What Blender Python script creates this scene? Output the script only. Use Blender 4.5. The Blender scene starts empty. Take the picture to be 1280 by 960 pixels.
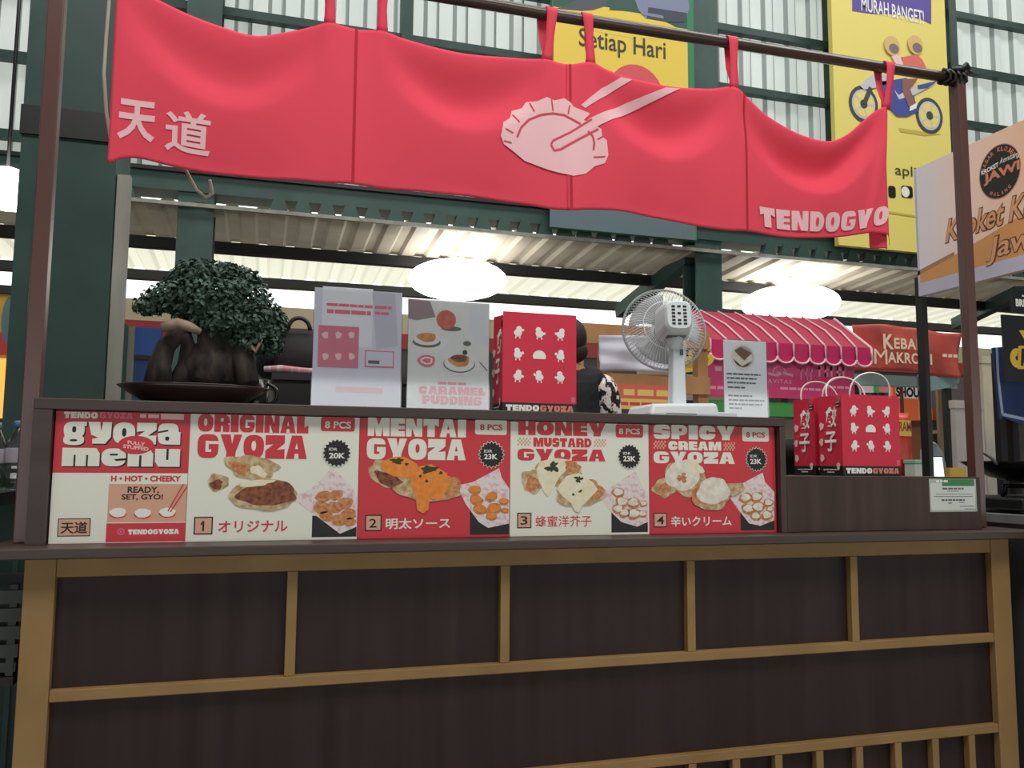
import bpy, math, random
from mathutils import Vector, Matrix
random.seed(7)
SC = bpy.context.scene
COL = SC.collection

# ------------------------------------------------------------------ camera, world, light
F = 1050.0
PIT, YAW, ROLL = (math.radians(a) for a in (5.6647, 16.4145, 0.4306))
CAM = Vector((0.4435, -2.0796, 1.0987))
fw = Vector((math.sin(YAW) * math.cos(PIT), math.cos(YAW) * math.cos(PIT), math.sin(PIT)))
rt = Vector((math.cos(YAW), -math.sin(YAW), 0.0))
up = rt.cross(fw)
rt, up = rt * math.cos(ROLL) + up * math.sin(ROLL), up * math.cos(ROLL) - rt * math.sin(ROLL)
cd = bpy.data.cameras.new('camera')
cd.sensor_width = 36.0
cd.lens = F * 36.0 / 1280.0
cd.clip_start = 0.05
cam = bpy.data.objects.new('camera', cd)
COL.objects.link(cam)
M = Matrix((rt, up, -fw)).transposed().to_4x4()
M.translation = CAM
cam.matrix_world = M
SC.camera = cam

SC.view_settings.view_transform = 'Standard'
SC.view_settings.look = 'None'
SC.view_settings.gamma = 1.0
SC.view_settings.use_curve_mapping = False
SC.view_settings.exposure = 0.0

WORLD_STRENGTH = 1.75
w = bpy.data.worlds.new('world')
SC.world = w
w.use_nodes = True
bg = w.node_tree.nodes['Background']
bg.inputs['Color'].default_value = (0.97, 1.0, 0.98, 1)
bg.inputs['Strength'].default_value = WORLD_STRENGTH


def area_light(name, loc, target, sx, sy, power, color=(1, 1, 1)):
    l = bpy.data.lights.new(name, 'AREA')
    l.shape = 'RECTANGLE'
    l.size, l.size_y, l.energy, l.color = sx, sy, power, color
    o = bpy.data.objects.new(name, l)
    COL.objects.link(o)
    o.location = loc
    o.rotation_euler = (Vector(target) - Vector(loc)).to_track_quat('-Z', 'Y').to_euler()
    return o


area_light('front_fill_light', (1.2, -2.0, 4.7), (1.2, 0.3, 2.0), 4.5, 1.2, 138, (1.0, 0.98, 0.95))  # added fill lamp brightening the curtain and stall front, no real opening
area_light('upper_fill_light', (4.0, 1.3, 8.9), (4.0, 2.6, 0.0), 16.0, 2.4, 800, (0.98, 1.0, 0.99))  # added fill lamp for the upper wall and billboards, no real opening


# ------------------------------------------------------------------ pixel -> plane helpers (measured on the photograph, 1280x960)
def _ray(x, y):
    return fw + rt * ((x - 640) / F) - up * ((y - 480) / F)


def at(x, y, Y):
    d = _ray(x, y)
    return CAM + d * ((Y - CAM.y) / d.y)


def atx(x, y, X):
    d = _ray(x, y)
    return CAM + d * ((X - CAM.x) / d.x)


# ------------------------------------------------------------------ materials
def lin(h):
    h = h.lstrip('#')
    c = [int(h[i:i + 2], 16) / 255 for i in (0, 2, 4)]
    return tuple(x / 12.92 if x <= 0.04045 else ((x + 0.055) / 1.055) ** 2.4 for x in c)


_mats = {}


def mat(name, col, rough=0.6, metal=0.0, col2=None, scale=(8, 8, 8), emit=0.0, transl=0.0, spec=0.5, detail=4, contrast=(0.35, 0.65),
        trans=0.0, alpha=1.0, voronoi=False, bump=0.0, sheen=0.0):
    if name in _mats:
        return _mats[name]
    m = bpy.data.materials.new(name)
    m.use_nodes = True
    nt = m.node_tree
    b = nt.nodes['Principled BSDF']
    c = lin(col) if isinstance(col, str) else col
    b.inputs['Base Color'].default_value = (*c, 1)
    b.inputs['Roughness'].default_value = rough
    b.inputs['Metallic'].default_value = metal
    b.inputs['Specular IOR Level'].default_value = spec
    b.inputs['Alpha'].default_value = alpha
    b.inputs['Transmission Weight'].default_value = trans
    csock = None
    if col2 is not None or bump:
        tc = nt.nodes.new('ShaderNodeTexCoord')
        mp = nt.nodes.new('ShaderNodeMapping')
        mp.inputs['Scale'].default_value = scale
        nt.links.new(tc.outputs['Object'], mp.inputs['Vector'])
        if voronoi:
            n = nt.nodes.new('ShaderNodeTexVoronoi')
            n.inputs['Scale'].default_value = 1.0
            src = n.outputs['Distance']
        else:
            n = nt.nodes.new('ShaderNodeTexNoise')
            n.inputs['Scale'].default_value = 1.0
            n.inputs['Detail'].default_value = detail
            src = n.outputs['Fac']
        nt.links.new(mp.outputs['Vector'], n.inputs['Vector'])
        if col2 is not None:
            c2 = lin(col2) if isinstance(col2, str) else col2
            r = nt.nodes.new('ShaderNodeValToRGB')
            r.color_ramp.elements[0].position, r.color_ramp.elements[1].position = contrast
            r.color_ramp.elements[0].color = (*c, 1)
            r.color_ramp.elements[1].color = (*c2, 1)
            nt.links.new(src, r.inputs['Fac'])
            csock = r.outputs['Color']
            nt.links.new(csock, b.inputs['Base Color'])
        if bump:
            bp = nt.nodes.new('ShaderNodeBump')
            bp.inputs['Strength'].default_value = bump
            bp.inputs['Distance'].default_value = 0.01
            nt.links.new(src, bp.inputs['Height'])
            nt.links.new(bp.outputs['Normal'], b.inputs['Normal'])
    if emit:
        b.inputs['Emission Color'].default_value = (*c, 1)
        b.inputs['Emission Strength'].default_value = emit
    if transl:
        tr = nt.nodes.new('ShaderNodeBsdfTranslucent')
        tr.inputs['Color'].default_value = (*c, 1)
        if csock:
            nt.links.new(csock, tr.inputs['Color'])
        mx = nt.nodes.new('ShaderNodeMixShader')
        mx.inputs['Fac'].default_value = transl
        nt.links.new(b.outputs['BSDF'], mx.inputs[1])
        nt.links.new(tr.outputs['BSDF'], mx.inputs[2])
        nt.links.new(mx.outputs['Shader'], nt.nodes['Material Output'].inputs['Surface'])
    _mats[name] = m
    return m


def clear_mat(name, tint=(0.96, 0.97, 0.98), gloss=0.12, rough=0.06):
    """thin clear sheet: mostly see-through with a glossy share"""
    if name in _mats:
        return _mats[name]
    m = bpy.data.materials.new(name)
    m.use_nodes = True
    nt = m.node_tree
    t = nt.nodes.new('ShaderNodeBsdfTransparent')
    t.inputs['Color'].default_value = (*tint, 1)
    g = nt.nodes.new('ShaderNodeBsdfGlossy')
    g.inputs['Roughness'].default_value = rough
    mx = nt.nodes.new('ShaderNodeMixShader')
    mx.inputs['Fac'].default_value = gloss
    nt.links.new(t.outputs['BSDF'], mx.inputs[1])
    nt.links.new(g.outputs['BSDF'], mx.inputs[2])
    nt.links.new(mx.outputs['Shader'], nt.nodes['Material Output'].inputs['Surface'])
    _mats[name] = m
    return m


def art_mat(name, stops, axis=2, rough=0.5):
    """a printed colour sweep along one axis of the object's own bounds"""
    if name in _mats:
        return _mats[name]
    m = bpy.data.materials.new(name)
    m.use_nodes = True
    nt = m.node_tree
    b = nt.nodes['Principled BSDF']
    b.inputs['Roughness'].default_value = rough
    tc = nt.nodes.new('ShaderNodeTexCoord')
    sp = nt.nodes.new('ShaderNodeSeparateXYZ')
    r = nt.nodes.new('ShaderNodeValToRGB')
    nt.links.new(tc.outputs['Generated'], sp.inputs[0])
    nt.links.new(sp.outputs[axis], r.inputs['Fac'])
    e = r.color_ramp.elements
    while len(e) < len(stops):
        e.new(0.5)
    for k, (p, c) in enumerate(stops):
        e[k].position = p
        e[k].color = (*lin(c), 1)
    nt.links.new(r.outputs['Color'], b.inputs['Base Color'])
    _mats[name] = m
    return m


WOOD = mat('dark_laminate', '#2a1c1a', 0.5, col2='#392a27', scale=(22, 22, 1.2), contrast=(0.3, 0.75), spec=0.3)
WOODT = mat('dark_laminate_edge', '#42352f', 0.42, col2='#4c3e39', scale=(1.5, 20, 20), spec=0.4)
PINE = mat('tan_trim_wood', '#a07f52', 0.55, col2='#8b6c43', scale=(6, 6, 6), contrast=(0.3, 0.8), spec=0.3)
BROWN = mat('brown_painted_steel', '#5f423d', 0.3, spec=0.6)
BAR = mat('dark_brown_steel', '#46352f', 0.3, spec=0.6)
RED = mat('poster_red', '#cf2f3c', 0.42)
CREAM = mat('poster_cream', '#e9eadc', 0.42)
BLACK = mat('print_black', '#141414', 0.45)
TAN = mat('print_tan', '#dba88d', 0.5)
WHITE = mat('print_white', '#f0efe6', 0.5)
PINKL = mat('print_pale_pink', '#f2c9c4', 0.5)
PINKP = mat('print_pink', '#e06a80', 0.5)
DOUGH = mat('print_dough', '#d8c39a', 0.5, col2='#a98556', scale=(60, 60, 60))
FRIED = mat('print_fried', '#5a2a1e', 0.5, col2='#9a5a35', scale=(90, 90, 90))
MENTAI = mat('print_mentai', '#f0953a', 0.5, col2='#e58028', scale=(70, 70, 70))
SAUCE = mat('print_sauce', '#e9ddb4', 0.5, col2='#f0ead2', scale=(60, 60, 60))
MAYO = mat('print_mayo', '#f1eee2', 0.5, col2='#ddd2bf', scale=(60, 60, 60))
HERB = mat('print_herb', '#3a3f1c', 0.6)
TRAYP = mat('print_tray_paper', '#e8dbdb', 0.5, col2='#d9b3b5', scale=(80, 80, 80), contrast=(0.5, 0.62))
CRISP = mat('print_crisp', '#b4683c', 0.5, col2='#d69a62', scale=(110, 110, 110))
CLOTH = mat('noren_cloth', '#f2566a', 0.85, transl=0.2, spec=0.1)
CLOTHD = mat('noren_stitch', '#b9303f', 0.85, spec=0.1)
CLOTHP = mat('noren_print', '#efc0c3', 0.85, spec=0.1)
CLOTHD2 = mat('noren_line', '#d2505f', 0.85, spec=0.1)
PAPERRED = mat('bag_paper_red', '#d42a46', 0.5, bump=0.04, scale=(60, 60, 60))
ROPE = mat('bag_rope', '#ece2dc', 0.8)
FANW = mat('fan_plastic', '#d9dfe2', 0.35)
FANG = mat('fan_blade', '#b9bec0', 0.3, alpha=0.75)
WIRE = mat('fan_wire', '#d7dada', 0.3)
DGREEN = mat('green_painted_steel', '#233b36', 0.45, col2='#2c4741', scale=(4, 4, 4), spec=0.4)
DGREEN2 = mat('green_beam_steel', '#35504a', 0.5, col2='#2c4640', scale=(4, 4, 4))
GREYP = mat('chipped_grey_paint', '#9b9b90', 0.6, col2='#84847a', scale=(10, 10, 2))
CLAD = mat('translucent_sheet', '#d5dbd6', 0.5, transl=0.5, col2='#c7cfca', scale=(3, 1, 0.6), spec=0.2)
CLADR = mat('shaded_sheet_rib', '#98a19d', 0.6, transl=0.35, spec=0.2)  # rib shading put into the colour: darker slopes for stronger relief
ROOFN = mat('roof_sheet_near', '#c2b8a4', 0.55, col2='#a89e8a', scale=(1, 2, 1), transl=0.15)
ROOFF = mat('roof_sheet_translucent', '#f6f1de', 0.5, transl=0.85)
CONC = mat('concrete_floor', '#6a6864', 0.7, col2='#7b7873', scale=(3, 3, 3))
DARK = mat('dark_metal', '#161718', 0.45)
GREY = mat('grey_steel', '#5f6262', 0.4, metal=0.4)
LAMP = mat('lamp_glow', '#ffffff', 0.5, emit=6)
YEL = mat('billboard_yellow', '#e8c94e', 0.6)
YEL2 = mat('billboard_lemon', '#ecda74', 0.6)
PURP = mat('billboard_purple', '#5d4a9e', 0.6)


# ------------------------------------------------------------------ mesh builder
class MB:
    def __init__(s):
        s.v, s.f, s.m, s.sm, s.mats = [], [], [], [], []

    def mi(s, m):
        if m not in s.mats:
            s.mats.append(m)
        return s.mats.index(m)

    def add(s, vs, fs, m, smooth=False):
        o = len(s.v)
        k = s.mi(m)
        s.v += [tuple(v) for v in vs]
        for f in fs:
            s.f.append([i + o for i in f])
            s.m.append(k)
            s.sm.append(smooth)

    def box(s, x0, x1, y0, y1, z0, z1, m):
        s.add([(x, y, z) for x in (x0, x1) for y in (y0, y1) for z in (z0, z1)],
              [(0, 1, 3, 2), (4, 6, 7, 5), (0, 4, 5, 1), (2, 3, 7, 6), (0, 2, 6, 4), (1, 5, 7, 3)], m)
        return s

    def hexa(s, p, m):
        """8 points: bottom ring 0-3 (ccw), top ring 4-7"""
        s.add(p, [(3, 2, 1, 0), (4, 5, 6, 7), (0, 1, 5, 4), (1, 2, 6, 5), (2, 3, 7, 6), (3, 0, 4, 7)], m)
        return s

    def bar(s, a, b, wx, wy, m, upv=(0, 0, 1)):
        a, b = Vector(a), Vector(b)
        d = (b - a).normalized()
        u = Vector(upv).cross(d)
        if u.length < 1e-4:
            u = Vector((1, 0, 0)).cross(d)
        u.normalize()
        q = d.cross(u)
        ps = []
        for c in (a, b):
            for i, j in ((-1, -1), (1, -1), (1, 1), (-1, 1)):
                ps.append(c + u * (i * wx / 2) + q * (j * wy / 2))
        return s.hexa(ps, m)

    def tube(s, pts, r, m, n=8, closed=False, smooth=True):
        pts = [Vector(p) for p in pts]
        N = len(pts)
        rs = r if isinstance(r, (list, tuple)) else [r] * N
        vs, fs, prev = [], [], None
        for i, p in enumerate(pts):
            a = pts[(i - 1) % N] if (closed or i > 0) else p
            b = pts[(i + 1) % N] if (closed or i < N - 1) else p
            d = (b - a).normalized()
            if prev is None:
                u = d.cross(Vector((0, 0, 1)))
                if u.length < 1e-3:
                    u = d.cross(Vector((1, 0, 0)))
            else:
                u = prev - d * prev.dot(d)
            u.normalize()
            prev = u
            q = d.cross(u)
            for k in range(n):
                t = 2 * math.pi * k / n
                vs.append(p + (u * math.cos(t) + q * math.sin(t)) * rs[i])
        for i in range(N if closed else N - 1):
            j = (i + 1) % N
            for k in range(n):
                l = (k + 1) % n
                fs.append((i * n + k, i * n + l, j * n + l, j * n + k))
        if not closed:
            fs.append(tuple(range(n))[::-1])
            fs.append(tuple(range((N - 1) * n, N * n)))
        s.add(vs, fs, m, smooth)
        return s

    def lathe(s, prof, m, c=(0, 0, 0), n=32, ax=(0, 0, 1), sx=1.0, sy=1.0, smooth=True):
        """prof: (r, h) along the axis; capped where r == 0"""
        ax = Vector(ax).normalized()
        u = ax.orthogonal().normalized() if abs(ax.z) < 0.99 else Vector((1, 0, 0))
        q = ax.cross(u)
        c = Vector(c)
        vs, fs = [], []
        for r, h in prof:
            for k in range(n):
                t = 2 * math.pi * k / n
                vs.append(c + u * (r * sx * math.cos(t)) + q * (r * sy * math.sin(t)) + ax * h)
        for i in range(len(prof) - 1):
            for k in range(n):
                l = (k + 1) % n
                fs.append((i * n + k, i * n + l, (i + 1) * n + l, (i + 1) * n + k))
        fs.append(tuple(range(n))[::-1])
        fs.append(tuple(range((len(prof) - 1) * n, len(prof) * n)))
        s.add(vs, fs, m, smooth)
        return s

    def ball(s, c, rx, ry, rz, m, nu=16, nv=10):
        vs, fs = [], []
        for i in range(nv + 1):
            a = math.pi * i / nv
            for k in range(nu):
                t = 2 * math.pi * k / nu
                vs.append((c[0] + rx * math.sin(a) * math.cos(t), c[1] + ry * math.sin(a) * math.sin(t), c[2] + rz * math.cos(a)))
        for i in range(nv):
            for k in range(nu):
                l = (k + 1) % nu
                fs.append((i * nu + k, (i + 1) * nu + k, (i + 1) * nu + l, i * nu + l))
        s.add(vs, fs, m, True)
        return s

    def build(s, name, parent=None, bevel=0.0):
        me = bpy.data.meshes.new(name)
        off = parent_loc(parent)
        me.from_pydata([(v[0] - off.x, v[1] - off.y, v[2] - off.z) for v in s.v], [], s.f)
        for m in s.mats:
            me.materials.append(m)
        me.polygons.foreach_set('material_index', s.m)
        me.polygons.foreach_set('use_smooth', s.sm)
        me.update()
        o = bpy.data.objects.new(name, me)
        COL.objects.link(o)
        if parent:
            o.parent = parent
        if bevel:
            b = o.modifiers.new('edge', 'BEVEL')
            b.width, b.segments, b.limit_method = bevel, 2, 'ANGLE'
        return o


def parent_loc(p):
    v = Vector((0, 0, 0))
    while p:
        v += p.location
        p = p.parent
    return v


def tag(o, label, cat, group=None, kind=None):
    if label:
        o['label'] = label
    if cat:
        o['category'] = cat
    if group:
        o['group'] = group
    if kind:
        o['kind'] = kind
    return o


def thing(name, loc, label, cat, group=None):
    o = bpy.data.objects.new(name, None)
    o.empty_display_size = 0.05
    COL.objects.link(o)
    o.location = loc
    return tag(o, label, cat, group)


def struct(o):
    o['kind'] = 'structure'
    return o


def copy_tree(o, loc, label, parent=None):
    c = o.copy()
    COL.objects.link(c)
    if parent:
        c.parent = parent
    else:
        c.location = loc
        c['label'] = label
    for ch in list(o.children):
        copy_tree(ch, None, None, c)
    return c


# ------------------------------------------------------------------ printing: frames, flat shapes and text
_tx = {}


def text2d(s, off=0.0, space=1.0):
    k = (s, off, space)
    if k in _tx:
        return _tx[k]
    c = bpy.data.curves.new('tmp', 'FONT')
    c.body, c.offset, c.resolution_u, c.space_character = s, off, 3, space
    o = bpy.data.objects.new('tmp', c)
    COL.objects.link(o)
    dg = bpy.context.evaluated_depsgraph_get()
    me = bpy.data.meshes.new_from_object(o.evaluated_get(dg))
    vs = [(v.co.x, v.co.y) for v in me.vertices]
    fs = [tuple(p.vertices) for p in me.polygons]
    bpy.data.objects.remove(o)
    bpy.data.curves.remove(c)
    bpy.data.meshes.remove(me)
    x0, x1 = min(v[0] for v in vs), max(v[0] for v in vs)
    y0, y1 = min(v[1] for v in vs), max(v[1] for v in vs)
    _tx[k] = ([((x - x0) / (x1 - x0), (y - y0) / (y1 - y0)) for x, y in vs], fs, (x1 - x0) / (y1 - y0))
    return _tx[k]


LAY = 0.00028


def _sup(cx, cy, rx, ry, p=2.6, n=28):
    out = []
    for k in range(n):
        t = 2 * math.pi * k / n
        c, q = math.cos(t), math.sin(t)
        out.append((cx + rx * math.copysign(abs(c) ** (2 / p), c), cy + ry * math.copysign(abs(q) ** (2 / p), q)))
    return out


def _rc(a0, b0, a1, b1):
    return [(a0, b0), (a1, b0), (a1, b1), (a0, b1)]


_FULL = _rc(0, 0, 1, 1)
_O = _sup(.5, .5, .5, .5)
_RND = [(0, 0), (1, 0), (1, .62)] + [(.62 + .38 * math.cos(math.radians(t)), .62 + .38 * math.sin(math.radians(t))) for t in (15, 30, 45, 60, 75, 90)] + [(0, 1)]
# heavy display capitals: width, solid outlines, counters
GLY = {
    'O': (1.0, [_O], [_sup(.5, .54, .11, .21, 2.2)]), 'o': (1.0, [_O], [_sup(.5, .54, .10, .20, 2.2)]),
    'C': (.95, [_O], [[(.50, .36), (.62, .46), (1.01, .40), (1.01, .58), (.62, .56), (.50, .68), (.42, .52)]]),
    'G': (1.0, [_sup(.5, .5, .5, .5, 3.2)], [_rc(.38, .26, .53, .72), _rc(.52, .59, 1.01, .71), _rc(.52, .26, .66, .37)]),
    'D': (.95, [[(0, 0), (.5, 0)] + [(.5 + .5 * math.sin(math.radians(t)), .5 - .5 * math.cos(math.radians(t))) for t in range(15, 180, 15)] + [(.5, 1), (0, 1)]], [_sup(.50, .5, .11, .22)]),
    'I': (.52, [_FULL], []),
    'A': (1.05, [[(0, 0), (.26, 1), (.74, 1), (1, 0)]], [[(.43, .42), (.5, .68), (.57, .42)], [(.39, -.01), (.42, .22), (.58, .22), (.61, -.01)]]),
    'E': (.85, [_FULL], [_rc(.55, .60, 1.01, .70), _rc(.55, .30, 1.01, .40)]),
    'H': (1.0, [_FULL], [_rc(.43, .62, .57, 1.01), _rc(.43, -.01, .57, .36)]),
    'L': (.8, [[(0, 0), (1, 0), (1, .46), (.66, .34), (.66, 1), (0, 1)]], []),
    'M': (1.3, [_FULL], [[(.38, 1.01), (.5, .58), (.62, 1.01)], [(.29, -.01), (.32, .55), (.38, -.01)], [(.62, -.01), (.68, .55), (.71, -.01)]]),
    'N': (1.0, [_FULL], [[(.44, 1.01), (.64, .5), (.66, 1.01)], [(.34, -.01), (.36, .5), (.56, -.01)]]),
    'P': (.9, [_rc(0, 0, .5, 1), [(.5, .28), (.6, .28)] + [(.62 + .38 * math.cos(math.radians(t)), .64 + .36 * math.sin(math.radians(t))) for t in range(-75, 91, 15)] + [(.5, 1)]], [_sup(.56, .66, .09, .12)]),
    'R': (1.0, [_RND], [_sup(.5, .68, .10, .10), [(.44, -.01), (.46, .34), (.54, .34), (.58, -.01)], [(1.01, .52), (.86, .46), (1.01, .40)]]),
    'S': (.92, [_sup(.5, .5, .5, .5, 4.0)], [[(.46, .62), (.56, .72), (1.01, .66), (1.01, .56)], [(.54, .38), (.44, .28), (-.01, .34), (-.01, .44)]]),
    'T': (.95, [[(0, 1), (1, 1), (1, .58), (.74, .66), (.74, 0), (.26, 0), (.26, .66), (0, .58)]], []),
    'U': (1.0, [[(0, 1), (1, 1), (1, .4)] + [(.5 + .5 * math.cos(math.radians(t)), .4 - .4 * math.sin(math.radians(t))) for t in range(15, 180, 15)] + [(0, .4)]], [_rc(.43, .40, .57, 1.01)]),
    'Y': (1.05, [[(0, 1), (.46, 1), (.54, .60), (.62, 1), (1, 1), (.72, .26), (.70, 0), (.28, 0), (.30, .26)]], []),
    'Z': (.95, [[(0, 1), (1, 1), (1, .66), (.58, .38), (1, .42), (1, 0), (0, 0), (0, .34), (.42, .62), (0, .58)]], []),
    'g': (1.0, [_sup(.46, .62, .46, .38), _sup(.46, .16, .46, .24), _rc(.6, .8, 1, 1), _rc(.05, .2, .8, .5)], [_sup(.46, .64, .09, .14), _sup(.46, .14, .16, .05)]),
    'y': (1.05, [[(0, 1), (.50, 1), (.56, .55), (.62, 1), (1, 1), (.98, .3), (.75, 0), (.2, 0), (.2, .22), (.45, .28), (.15, .4)]], []),
    'z': (.9, [[(0, 1), (1, 1), (1, .68), (.58, .40), (1, .42), (1, 0), (0, 0), (0, .34), (.42, .62), (0, .58)]], []),
    'a': (1.05, [_sup(.46, .5, .46, .5, 3.5), _rc(.55, 0, 1, .6)], [[(-.01, .60), (.44, .70), (.46, .62), (-.01, .52)], _sup(.42, .28, .09, .10)]),
    'm': (1.5, [[(0, 0), (1, 0), (1, .7), (.9, 1), (0, 1)]], [_rc(.31, -.01, .36, .62), _rc(.64, -.01, .69, .62)]),
    'e': (1.0, [_O], [_rc(.34, .60, .66, .70), [(.5, .40), (1.01, .46), (1.01, .34), (.6, .30)]]),
    'n': (1.05, [[(0, 0), (1, 0), (1, .7), (.85, 1), (0, 1)]], [_rc(.45, -.01, .54, .62)]),
    'u': (1.05, [[(0, 1), (1, 1), (1, 0), (.15, 0), (0, .3)]], [_rc(.45, .38, .54, 1.01)]),
}


def chunky2d(t, gap=0.07):
    """heavy lettering in a unit box: (solid outlines, counter outlines)"""
    tot = sum(GLY[c][0] for c in t) + gap * (len(t) - 1)
    x, so, cu = 0.0, [], []
    for c in t:
        wd, a, b = GLY[c]
        so += [[((x + p * wd) / tot, q) for p, q in poly] for poly in a]
        cu += [[((x + min(max(p, 0), 1) * wd) / tot, min(max(q, 0), 1)) for p, q in poly] for poly in b]
        x += wd + gap
    return so, cu


class Print:
    """a flat printed surface: a = along u, b = along v, layers stack outwards along n"""
    def __init__(s, o, u, v, n, gap=LAY):
        s.gap = gap
        s.o, s.u, s.v, s.n = Vector(o), Vector(u), Vector(v), Vector(n)
        s.mb = MB()

    def P(s, a, b, l):
        return s.o + s.u * a + s.v * b + s.n * (l * s.gap)

    def poly(s, pts, m, l=1):
        s.mb.add([s.P(a, b, l) for a, b in pts], [tuple(range(len(pts)))], m)

    def rect(s, a0, b0, a1, b1, m, l=1):
        s.poly([(a0, b0), (a1, b0), (a1, b1), (a0, b1)], m, l)

    def rrect(s, a0, b0, a1, b1, r, m, l=1):
        pts = []
        for cx, cy, t0 in ((a1 - r, b1 - r, 0), (a0 + r, b1 - r, 90), (a0 + r, b0 + r, 180), (a1 - r, b0 + r, 270)):
            for k in range(5):
                t = math.radians(t0 + 22.5 * k)
                pts.append((cx + r * math.cos(t), cy + r * math.sin(t)))
        s.poly(pts, m, l)

    def ell(s, a, b, ra, rb, m, l=1, n=28, rot=0.0, wob=0.0, seed=0):
        rnd = random.Random(seed)
        ph = [rnd.uniform(0, 6.28) for _ in range(4)]
        pts = []
        for k in range(n):
            t = 2 * math.pi * k / n
            q = 1 + wob * (math.sin(3 * t + ph[0]) + 0.7 * math.sin(5 * t + ph[1]) + 0.5 * math.sin(8 * t + ph[2]))
            x, y = ra * q * math.cos(t), rb * q * math.sin(t)
            pts.append((a + x * math.cos(rot) - y * math.sin(rot), b + x * math.sin(rot) + y * math.cos(rot)))
        s.poly(pts, m, l)

    def ring(s, a, b, r0, r1, m, l=1, n=32, t0=0, t1=360, sa=1.0, sb=1.0):
        vs, fs = [], []
        for k in range(n + 1):
            t = math.radians(t0 + (t1 - t0) * k / n)
            for r in (r0, r1):
                vs.append(s.P(a + r * sa * math.cos(t), b + r * sb * math.sin(t), l))
        for k in range(n):
            fs.append((2 * k, 2 * k + 1, 2 * k + 3, 2 * k + 2))
        s.mb.add(vs, fs, m)

    def star(s, a, b, r, m, l=1, n=20, inner=0.84):
        s.poly([(a + r * (1 if k % 2 == 0 else inner) * math.cos(math.pi * k / n), b + r * (1 if k % 2 == 0 else inner) * math.sin(math.pi * k / n)) for k in range(2 * n)], m, l)

    def line(s, pts, wd, m, l=1):
        for (a0, b0), (a1, b1) in zip(pts, pts[1:]):
            dx, dy = a1 - a0, b1 - b0
            L = math.hypot(dx, dy) or 1
            nx, ny = -dy / L * wd / 2, dx / L * wd / 2
            s.poly([(a0 + nx, b0 + ny), (a0 - nx, b0 - ny), (a1 - nx, b1 - ny), (a1 + nx, b1 + ny)], m, l)

    def text(s, t, a0, b0, a1, b1, m, l=2, off=0.02, space=1.0, slant=0.0, rise=0.0, warp=None):
        vs, fs, _ = text2d(t, off, space)
        W, H = a1 - a0, b1 - b0
        ps = []
        for x, y in vs:
            a, b = a0 + x * W + slant * y * H, b0 + y * H + rise * x * W
            if warp:
                a, b = warp(a, b)
            ps.append(s.P(a, b, l))
        s.mb.add(ps, fs, m)

    def chunky(s, t, a0, b0, a1, b1, m, cut, l=2, gap=0.07):
        so, cu = chunky2d(t, gap)
        for k, (ps, mm) in enumerate(((so, m), (cu, cut))):
            for i, pl in enumerate(ps):
                s.poly([(a0 + p * (a1 - a0), b0 + q * (b1 - b0)) for p, q in pl], mm, l + k + 0.1 * (i % 8))

    def bars(s, a0, b0, a1, b1, m, l=2, seed=0, gap=0.25):
        """a line of print too small to read"""
        rnd = random.Random(seed)
        H = b1 - b0
        a = a0
        while a < a1:
            wd = rnd.uniform(1.2, 4.2) * H
            s.rect(a, b0, min(a + wd, a1), b1, m, l)
            a += wd + gap * H * 2

    def done(s, name, parent):
        o = s.mb.build(name, parent)
        s.mb = MB()
        return o


def flip(pts):
    return pts

# ------------------------------------------------------------------ the hall (structure)
YC = 5.0          # line of the clerestory wall and its columns
struct(MB().box(-9, 20, -9, 12, -0.1, 0, CONC).build('floor'))


def corrugated(x0, x1, pitch, depth, fn, m, flat=0.3, m2=None):
    """trapezoid sheet; fn(x, d) -> two end points of each rib line"""
    mb = MB()
    m2 = m2 or m
    xs = []
    x = x0
    while x < x1:
        for f, d in ((0, 0), (flat, 0), (flat + 0.12, depth), (flat + 0.42, depth), (flat + 0.54, 0)):
            xs.append((x + f * pitch, d))
        x += pitch
    vs, fs = [], []
    for q, d in xs:
        a, b = fn(q, d)
        vs += [a, b]
    for k in range(len(xs) - 1):
        fs.append((2 * k, 2 * k + 1, 2 * k + 3, 2 * k + 2))
    mb.add(vs, [f for k, f in enumerate(fs) if k % 5 in (0, 2)], m)
    mb.add(vs, [f for k, f in enumerate(fs) if k % 5 not in (0, 2)], m2)
    return mb


struct(corrugated(-6, 16, 0.27, 0.035, lambda x, d: ((x, YC + 0.12 - d, 3.42), (x, YC + 0.12 - d, 9.0)), CLAD, 0.52, CLADR).build('wall_back'))
ti = 0
for z in (3.62, 4.25, 4.87, 5.49, 6.11, 6.73):
    ti += 1
    struct(MB().box(-6, 16, YC - 0.01, YC + 0.07, z - 0.035, z + 0.035, DGREEN).build('trim_%d' % ti))
# thin posts that carry the cladding rails
for px in (507, 1042, 1190):
    ti += 1
    X = at(px, 100, YC).x
    struct(MB().box(X - 0.05, X + 0.05, YC - 0.05, YC + 0.09, 3.3, 9, DGREEN).build('trim_%d' % ti))

# main columns: I-section
def column(name, X, Y, wd, h, m=DGREEN2):
    mb = MB()
    mb.box(X - wd / 2, X + wd / 2, Y - wd / 2, Y - wd / 2 + 0.025, 0, h, m)
    mb.box(X - wd / 2, X + wd / 2, Y + wd / 2 - 0.025, Y + wd / 2, 0, h, m)
    mb.box(X - 0.015, X + 0.015, Y - wd / 2 + 0.025, Y + wd / 2 - 0.025, 0, h, m)
    return mb.build(name)


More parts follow.
